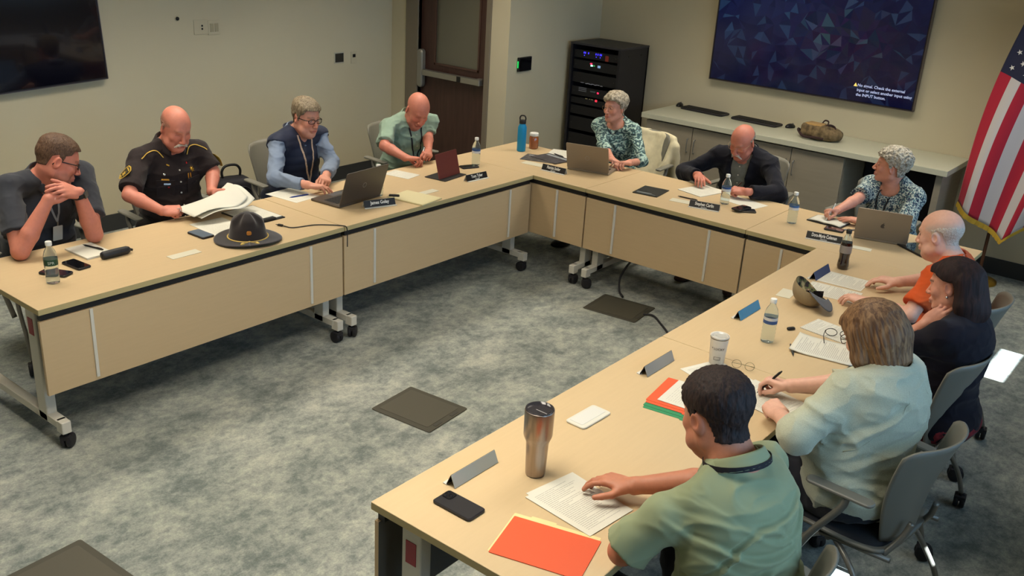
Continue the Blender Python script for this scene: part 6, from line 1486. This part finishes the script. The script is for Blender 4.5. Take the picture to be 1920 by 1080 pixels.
# backpack
o = thing('backpack', (1.165, 2.430, CTZ), rad(-8), 'tan and brown backpack lying on the quartz top', 'backpack'); F = Fld((-.27, -.20, -.01), (.27, .20, .20), .005)
F.ell((0, 0, .055), (.20, .135, .062), None, .02); F.box((-.03, -.02, .07), (.14, .10, .055), None, .03, .03); F.ell((.14, .02, .05), (.085, .12, .055), None, .03); F.disp(lambda P: .010 * (vnoise(P * 22) - .5) + .004 * (1 - np.abs(2 * vnoise(P * 40, 3) - 1)) ** 2); F.clip((0, 0, .002), (0, 0, -1))
o.scale = (.80, .85, .95); fobj('bag_body', F, mat('worn tan and brown nylon', (112, 94, 66), rough=.9, var=(22, .55)), o); F = Fld((-.2, -.14, .06), (.10, .10, .16), .004); F.box((-.05, -.03, .112), (.100, .070, .024), None, .018, .01); fobj('front_pocket', F, cloth('tan canvas', (170, 136, 84)), o)
MB().tube(bez([(-.19, -.02, .03), (-.225, -.06, .06), (-.18, -.12, .05), (-.10, -.145, .02), (.02, -.15, .03), (.12, -.14, .03)]), .011).tube(bez([(-.02, .04, .13), (-.01, .07, .155), (.03, .07, .15), (.04, .05, .125)]), .007).tube(bez([(.05, -.09, .10), (.09, -.02, .135), (.13, .03, .12), (.17, .0, .09)]), .010).build('strap', cloth('dark brown webbing', (56, 40, 38)), o)
MB().box((.09, -.05, .112), (.03, .02, .012), .003, M=None).build('buckle', BLACK, o)
# equipment rack
o = thing('equipment_rack', (-1.0, 2.43, 0), 0, 'tall black equipment rack cabinet with coloured lights in the corner', 'rack'); RK = mat('black rack steel', (28, 27, 33), rough=.45, bump=(300, .05)); RX, RY = .56, .50
b_ = MB().box((-RX / 2 + .012, 0, .70), (.024, RY, 1.38)).box((RX / 2 - .012, 0, .70), (.024, RY, 1.38)).box((0, RY / 2 - .01, .70), (RX, .02, 1.38)).box((0, 0, .03), (RX, RY, .06)); b_.build('cabinet_frame', RK, o)
MB().box((0, 0, 1.392), (RX + .006, RY + .006, .018), .004).build('top_panel', mat('dark grey rack top', (52, 50, 54), rough=.5), o)
GD = mat('smoked rack glass', (20, 20, 26), rough=.12, coat=.5)
units = [(1.30, .075), (1.20, .09), (1.08, .10), (.95, .085), (.86, .06), (.77, .085), (.64, .13), (.48, .13), (.32, .13), (.17, .10)]
for z_, h_ in units:
    u = MB().box((0, -RY / 2 + .030, z_), (RX - .06, .02, h_ - .004), .002).build('rack_unit', mat('rack unit face', (20, 20, 25), rough=.4), o)
    for q in (-1, 1): MB().lathe([(.004, 0), (.004, .002)], 10, M=Mt((q * (RX / 2 - .058), -RY / 2 + .020, z_), 0, rad(90))).build('rack_screw', mat('grey screw', (80, 80, 84), rough=.3, metal=1), u)
def led(x, z, w_, h_, c, s, n='indicator_light'): MB().box((x, -RY / 2 + .018, z), (w_, .004, h_), .0005).build(n, mat('lit %s' % str(c), c, emit=c, estr=s), o)
for x in (-.135, -.120, -.085, .0, .022, .045, .06): led(x, 1.315, .007, .016, (60, 50, 255), 2.5)
for x in (-.13, .005, .05): led(x, 1.29, .006, .007, (60, 50, 255), 1.5)
led(-.045, 1.222, .020, .012, (255, 40, 80), 3); led(-.038, 1.205, .022, .012, (140, 255, 210), 4); led(-.010, 1.207, .016, .010, (70, 180, 90), .7); led(.045, 1.205, .030, .022, (130, 160, 200), .8); led(.125, 1.29, .035, .05, (110, 40, 30), .25)
for i, x in enumerate((-.13, -.08, -.06, -.035, -.01, .02, .05, .09)): led(x, 1.035 - .004 * (i % 2), .026 if i % 3 else .036, .006, (120, 122, 130), .25, 'front_mark')
for z_ in (.985, .970, .955): led(-.12, z_, .09, .006, (100, 102, 110), .18, 'front_mark')
led(.0, .965, .06, .012, (70, 80, 80), .2, 'front_mark'); led(.058, .960, .018, .014, (240, 40, 80), 2.5); led(.045, .885, .024, .020, (220, 50, 70), 1.2)
for x in (-.075, -.06, -.03, -.01, .005): led(x, .890, .006, .007, (150, 140, 100), .5)
for q in (0, 1): MB().lathe([(.010, 0), (.010, .003)], 14, M=Mt((RX / 2, -.10 + q * .22, 1.32), 0, 0, rad(90))).build('side_plug', DARK, o)
# wall plates
SW = mat('ivory wall plate', (196, 188, 162), rough=.4)
def plate_l(y, z, w_, h_, label, parts, cat='wall plate', m=SW, name='wall_plate'):
    o = thing(name, (XL + .0, y, z), 0, label, cat); MB().rbox((0, 0, .003), (w_, h_, .006), .004, .0015, M=Matrix.Rotation(rad(90), 4, 'Z') @ Matrix.Rotation(rad(90), 4, 'X')).build('cover_plate', m, o)
    for (dy, dz, a, b, n, mm) in parts: MB().box((.0075, dy, dz), (.004, a, b), .001).build(n, mm, o)
    return o
plate_l(-.835, 1.515, .130, .115, 'ivory wall plate with two black jacks on the left wall', [(0.01, .010, .014, .014, 'jack', BLACK), (0.01, -.014, .014, .014, 'jack', BLACK)])
plate_l(-.712, 1.505, .115, .115, 'ivory double switch plate beside the jack plate', [(-.022, 0, .034, .066, 'rocker', mat('ivory rocker', (168, 160, 134), rough=.4)), (.022, 0, .034, .066, 'rocker', mat('ivory rocker'))])
plate_l(.622, 1.165, .118, .100, 'grey framed touch screen control on the left wall', [(0, 0, .100, .080, 'screen', mat('dark panel screen', (58, 56, 50), rough=.2))], cat='control panel', m=mat('white panel frame', (190, 186, 170), rough=.4))
plate_l(.805, 1.155, .075, .110, 'ivory thermostat with a small dark window beside the touch control', [(0, .016, .034, .030, 'sensor_window', BLACK)], cat='thermostat')
o = thing('wall_sensor', (XL, -1.045, 1.590), 0, 'small black round sensor on the left wall', 'sensor'); MB().lathe([(.020, 0), (.020, .004), (.016, .006)], 20, M=Matrix.Rotation(rad(90), 4, 'Y')).build('ring', SW, o); MB().lathe([(.015, .005), (.013, .016), (.005, .019)], 18, M=Matrix.Rotation(rad(90), 4, 'Y')).build('lens', BLACK, o)
o = thing('access_reader', (XA, 1.535, 1.235), 0, 'black scheduling panel with a green side light beside the door', 'control panel'); MB().box((.012, 0, 0), (.020, .190, .125), .004).build('housing', BLACK, o); MB().box((.023, .004, 0), (.003, .170, .108)).build('screen', mat('phone glass 46'), o); MB().box((.014, -.098, 0), (.010, .005, .06)).build('status_light', mat('lit green', (30, 200, 90), emit=(30, 220, 100), estr=.9), o)
# left screen (dark), hung slightly off level
SCRB = mat('black glossy screen', (10, 10, 22), rough=.10, coat=.3)
o = thing('television', (XL + .0, -2.66, 1.68), 0, 'large switched-off black television on the left wall', 'television'); o.rotation_euler = (rad(2.6), 0, 0)
MB().box((.035, 0, 0), (.05, 1.88, 1.06), .006).build('housing', mat('silver black housing', (30, 28, 34), rough=.3), o); MB().box((.0615, 0, .0), (.003, 1.855, 1.035)).build('screen', SCRB, o); MB().box((.01, 0, 0), (.02, .8, .5)).build('mount', DARK, o)
e_ = MB()
for z_ in (-.531, .531): e_.box((.036, 0, z_), (.05, 1.885, .006))
for y_ in (-.942, .942): e_.box((.036, y_, 0), (.05, .006, 1.06))
e_.build('bezel', mat('grey silver trim', (104, 96, 96), rough=.35, metal=.6), o)
# right screen, showing the message
TX0, TX1, TZ0 = -.055, 1.795, 1.185; TW_, TH_ = TX1 - TX0, 1.06
o = thing('television', ((TX0 + TX1) / 2, YB, TZ0 + TH_ / 2), 0, 'large television on the back wall with a dark blue faceted picture', 'television')
MB().box((0, -.04, 0), (TW_, .05, TH_), .006).build('housing', mat('silver black housing'), o); MB().box((0, -.008, 0), (.8, .018, .5)).build('mount', DARK, o)
e_ = MB()
for z_ in (-TH_ / 2, TH_ / 2): e_.box((0, -.042, z_), (TW_ + .006, .05, .006))
for x_ in (-TW_ / 2, TW_ / 2): e_.box((x_, -.042, 0), (.006, .05, TH_))
e_.build('bezel', mat('grey silver trim'), o)
rn = random.Random(5); NX, NZ = 24, 14; pw, phh = TW_ - .024, TH_ - .024; g_ = {}
for i in range(NX + 1):
    for j in range(NZ + 1):
        jx = 0 if i in (0, NX) else rn.uniform(-.4, .4); jz = 0 if j in (0, NZ) else rn.uniform(-.4, .4); g_[i, j] = ((i + jx) / NX * pw - pw / 2, -.0665, (j + jz) / NZ * phh - phh / 2)
vs = []; fs = []; cs = []
for i in range(NX):
    for j in range(NZ):
        q = [g_[i, j], g_[i + 1, j], g_[i + 1, j + 1], g_[i, j + 1]]; tr = ((0, 1, 2), (0, 2, 3)) if rn.random() < .5 else ((0, 1, 3), (1, 2, 3))
        for t in tr:
            b0 = len(vs); vs += [q[k] for k in t]; fs.append((b0, b0 + 1, b0 + 2)); cx_ = i / NX; cz_ = j / NZ
            br = .35 + .65 * math.exp(-((cx_ - .25) ** 2 + (cz_ - .55) ** 2) * 5); warm = math.exp(-((cx_ - .62) ** 2 + (cz_ - .45) ** 2) * 16)
            v_ = br * rn.uniform(.35, .85) * (.45 + .75 * cz_); c_ = [.010 * v_ + .016 * warm * rn.random(), .016 * v_ + .010 * warm * rn.random(), .055 * v_ + .012]
            if rn.random() < .16: c_ = [c_[0] * 1.8 + .004, c_[1] * 3.0 + .008, c_[2] * 1.7 + .012]
            cs += [c_] * 3
me = bpy.data.meshes.new('screen_picture'); me.from_pydata(vs, [], fs); me.update(); at = me.color_attributes.new('tint', 'FLOAT_COLOR', 'POINT'); at.data.foreach_set('color', np.concatenate([np.array(cs), np.ones((len(cs), 1))], 1).astype(f32).ravel())
SM = bpy.data.materials.new('glowing screen picture'); SM.use_nodes = True; nt = SM.node_tree; b_ = nt.nodes['Principled BSDF']; a_ = nt.nodes.new('ShaderNodeAttribute'); a_.attribute_name = 'tint'; nt.links.new(a_.outputs['Color'], b_.inputs['Emission Color']); b_.inputs['Emission Strength'].default_value = 1.0; b_.inputs['Base Color'].default_value = (.004, .004, .012, 1); b_.inputs['Roughness'].default_value = .12
link('screen_picture', me, SM, o)
STX = mat('glowing screen text', (150, 160, 190), emit=(170, 180, 215), estr=.8); cx0 = (TX0 + TX1) / 2; cz0 = TZ0 + TH_ / 2
for i, s_ in enumerate(('No signal. Check the external', 'input or select another input using', 'the INPUT button.')):
    text_mesh(s_, .0325, STX, o, (1.315 - cx0, -.069, 1.330 - i * .039 - cz0), (rad(90), 0, 0), align='LEFT', name='screen_text', weight=.0006)
MB().add([(1.283 - cx0, -.069, 1.318 - cz0), (1.313 - cx0, -.069, 1.318 - cz0), (1.298 - cx0, -.069, 1.348 - cz0)], [(0, 1, 2)]).build('warning_triangle', mat('lit warning', (250, 220, 120), emit=(250, 210, 110), estr=1.0), o)
# floor boxes
FB = mat('bronze floor box lid', (70, 68, 58), rough=.55, metal=.2, bump=(200, .05))
def floorbox(x, y, rz, label):
    o = thing('floor_box', (x, y, 0), rad(rz), label, 'floor box', 'floor boxes in the carpet'); MB().rbox((0, 0, .003), (.40, .335, .006), .014, .0025).build('frame', FB, o)
    MB().rbox((-.004, 0, .0068), (.330, .270, .002), .010, .001).build('lid', mat('bronze inner lid', (78, 75, 64), rough=.5, metal=.2), o)
    for y_ in (-.07, .07): MB().rbox((.178, y_, .0066), (.020, .060, .002), .004, .0006).build('cable_flap', mat('dark flap', (56, 54, 47), rough=.5), o)
floorbox(.932, -2.140, 5, 'bronze floor box lid in the middle of the open carpet'); floorbox(.915, -.135, 6, 'bronze floor box lid with a cable, by the back row'); floorbox(.915, -4.08, 3, 'bronze floor box lid at the bottom of the view')
o = T(MB().tube(bez([(1.10, -.12, .008), (1.17, -.10, .012), (1.30, -.20, .008), (1.50, -.36, .008), (1.74, -.40, .008), (2.05, -.30, .008), (2.30, -.22, .02), (2.45, -.2, .2)]), .007).build('power_cable', RUB), 'black cable running from the floor box to the right side table', 'cable')
T(MB().tube(bez([(.83, .04, .01), (.76, .10, .03), (.73, .16, .12), (.80, .22, .26), (.95, .26, .33), (.98, .30, .50), (1.0, .34, .70)]), .008).build('power_cable', RUB), 'black cable rising from the floor box under the back row tables', 'cable')
# bag on the floor by the left wall
o = thing('laptop_bag', (-2.05, -1.15, 0), rad(80), 'black soft laptop bag with a handle, standing behind the sheriff', 'bag'); F = Fld((-.24, -.13, -.01), (.24, .13, .60), .008); F.box((0, 0, .25), (.150, .085, .24), None, .06, .0); F.disp(lambda P: .010 * (vnoise(P * 14) - .5)); F.clip((0, 0, .003), (0, 0, -1))
fobj('bag_body', F, mat('black ballistic nylon', (24, 23, 32), rough=.7, bump=(300, .2)), o); MB().tube(bez([(-.07, 0, .48), (-.075, 0, .54), (-.04, 0, .58), (.04, 0, .58), (.075, 0, .54), (.07, 0, .48)]), .010).build('handle', BLACK, o); MB().tube(bez([(-.13, -.080, .38), (-.08, -.090, .42), (0, -.092, .43), (.08, -.090, .42), (.13, -.080, .38)]), .004).build('zip', mat('dark zip', (48, 48, 56), rough=.4), o)
# jacket over the corner chair
o = thing('jacket', (.100, 1.205, 0), rad(180), 'beige jacket hanging over the back of the corner chair', 'jacket'); F = Fld((-.32, -.46, .30), (.32, -.02, .92), .006)
for k in range(25):
    a = -1.15 + 2.3 * k / 24; x = .245 * math.sin(a); y = -.315 + .12 * (1 - math.cos(a)); F.cone((x, y + .0, .855), (x * 1.06, y - .050, .48), .022, .026, .02); F.cone((x, y, .855), (x * .97, y + .125, .53), .024, .028, .02)
F.cone((-.25, -.24, .80), (-.275, -.27, .42), .038, .030, .03); F.cone((.24, -.23, .80), (.26, -.27, .50), .036, .030, .03)
F.disp(lambda P:   .010 * (1 - np.abs(2 * vnoise(P * A3((11, 11, 5))) - 1)) ** 2 - .004 + .003 * (vnoise(P * 30, 4) - .5), .03); fobj('cloth', F, cloth('beige jacket cloth', (214, 204, 172)), o)
# ---- flag on its pole
o = thing('flag_pole', (2.615, 2.46, 0), 0, 'dark wooden pole in the corner carrying the striped flag', 'flag pole'); MB().lathe([(.013, .02), (.013, 2.38)], 16).build('pole', mat('dark oak pole', (84, 52, 34), rough=.4), o); MB().lathe([(.14, 0), (.14, .02), (.10, .035), (.03, .05), (.018, .10)], 32).build('base', GOLD, o); MB().lathe([(.014, 2.38), (.022, 2.39), (.022, 2.40), (.008, 2.42), (.018, 2.44), (.001, 2.50)], 16).build('finial', GOLD, o)
o = thing('flag', (2.615, 2.46, 0), 0, 'large red and white striped flag with white stars on navy and a gold fringe', 'flag'); UMAX = 1.50; VM = .92
def flagp(u, v):
    """u along the fly 0..1, v across the hoist 0..1"""
    T0 = Vector((2.605 + 1.15 * v, 0, 2.30 - .30 * v)); B0 = Vector((2.345, 0, .615)) .lerp(Vector((2.735, 0, .395)), min(1, v / .46)) if v < .46 else Vector((2.735, 0, .395)).lerp(Vector((3.12, 0, .80)), (v - .46) / .54)
    p_ = T0.lerp(B0, u); bow = -.075 * math.sin(u * 3.1416) * (1 - v) ; y = 2.385 + .038 * math.sin(v * 17 + 1.2 + u * 1.2) * (.35 + .65 * u) + .018 * math.sin(v * 8 - u * 3) - .02 * u
    return Vector((p_.x + bow + .010 * math.sin(v * 17 + u * 2), y, p_.z)) - Vector((2.615, 2.46, 0))
RED = mat('red flag cloth', (178, 24, 52), rough=.7, sheen=.2); WHT = mat('white flag cloth', (206, 200, 200), rough=.7, sheen=.2); NVY = mat('navy flag cloth', (24, 30, 62), rough=.7, sheen=.2)
f_ = MB(); NU, NV = 60, 104; P_ = [[flagp(i / NU, j / NV) for j in range(NV + 1)] for i in range(NU + 1)]; w_ = NV + 1; vs = [P_[i][j] for i in range(NU + 1) for j in range(NV + 1)]; fs = []; mi = []
for i in range(NU):
    for j in range(NV):
        st = int(j / NV * 13); fs.append([i * w_ + j, (i + 1) * w_ + j, (i + 1) * w_ + j + 1, i * w_ + j + 1]); mi.append(2 if (st < 7 and i < NU * .40) else (0 if st % 2 == 0 else 1))
f_.v = vs; f_.f = fs; f_.mi = mi; f_.sm = [True] * len(fs); fo = f_.build('cloth', [RED, WHT, NVY], o)
sm_ = fo.modifiers.new('thickness', 'SOLIDIFY'); sm_.thickness = .0015
for r_ in range(9):
    for c_ in range(6 if r_ % 2 == 0 else 5):
        v0 = (r_ + 1) / 10 * 7 / 13; u0 = ((c_ + .5 + (0 if r_ % 2 == 0 else .5)) / 6) * .40; c3 = flagp(u0, v0); du = (flagp(u0 + .01, v0) - c3).normalized(); dv_ = (flagp(u0, v0 + .01) - c3).normalized(); nn = du.cross(dv_).normalized(); dv_ = nn.cross(du)
        if nn.y > 0: nn = -nn
        pts = [c3 + nn * .003 + (du * math.cos(k * math.pi / 5) + dv_ * math.sin(k * math.pi / 5)) * (.021 if k % 2 == 0 else .0085) for k in range(10)]
        MB().add([p_ for p_ in pts] + [p_ + nn * .0008 for p_ in pts], [list(range(10)), [10 + k for k in range(10)][::-1]]).build('star', mat('white star', (230, 228, 224), rough=.6), o)
fr = MB(); GF = mat('gold fringe', (206, 170, 60), rough=.6); rn = random.Random(3)
def fringe(u0, v0, u1, v1, out, n):
    for k in range(n):
        a0 = k / n; a1 = (k + 1.15) / n; p0 = flagp(u0 + (u1 - u0) * a0, v0 + (v1 - v0) * a0); p1 = flagp(u0 + (u1 - u0) * a1, v0 + (v1 - v0) * a1); d0 = Vector(out) * (.040 * rn.uniform(.9, 1.1)) + Vector((0, rn.uniform(-.004, .004), 0))
        fr.add([p0, p1, p1 + d0, p0 + d0, p0 + Vector((0, .002, 0)), p1 + Vector((0, .002, 0)), p1 + d0 + Vector((0, .002, 0)), p0 + d0 + Vector((0, .002, 0))], [(0, 1, 2, 3), (7, 6, 5, 4), (3, 2, 6, 7), (0, 3, 7, 4), (1, 5, 6, 2)])
fringe(1, 0, 1, 1, (-.25, 0, -.95), 150); fringe(.42, 0, 1, 0, (-.97, 0, -.2), 10) if False else None; T(fr.build('fringe', GF, o))
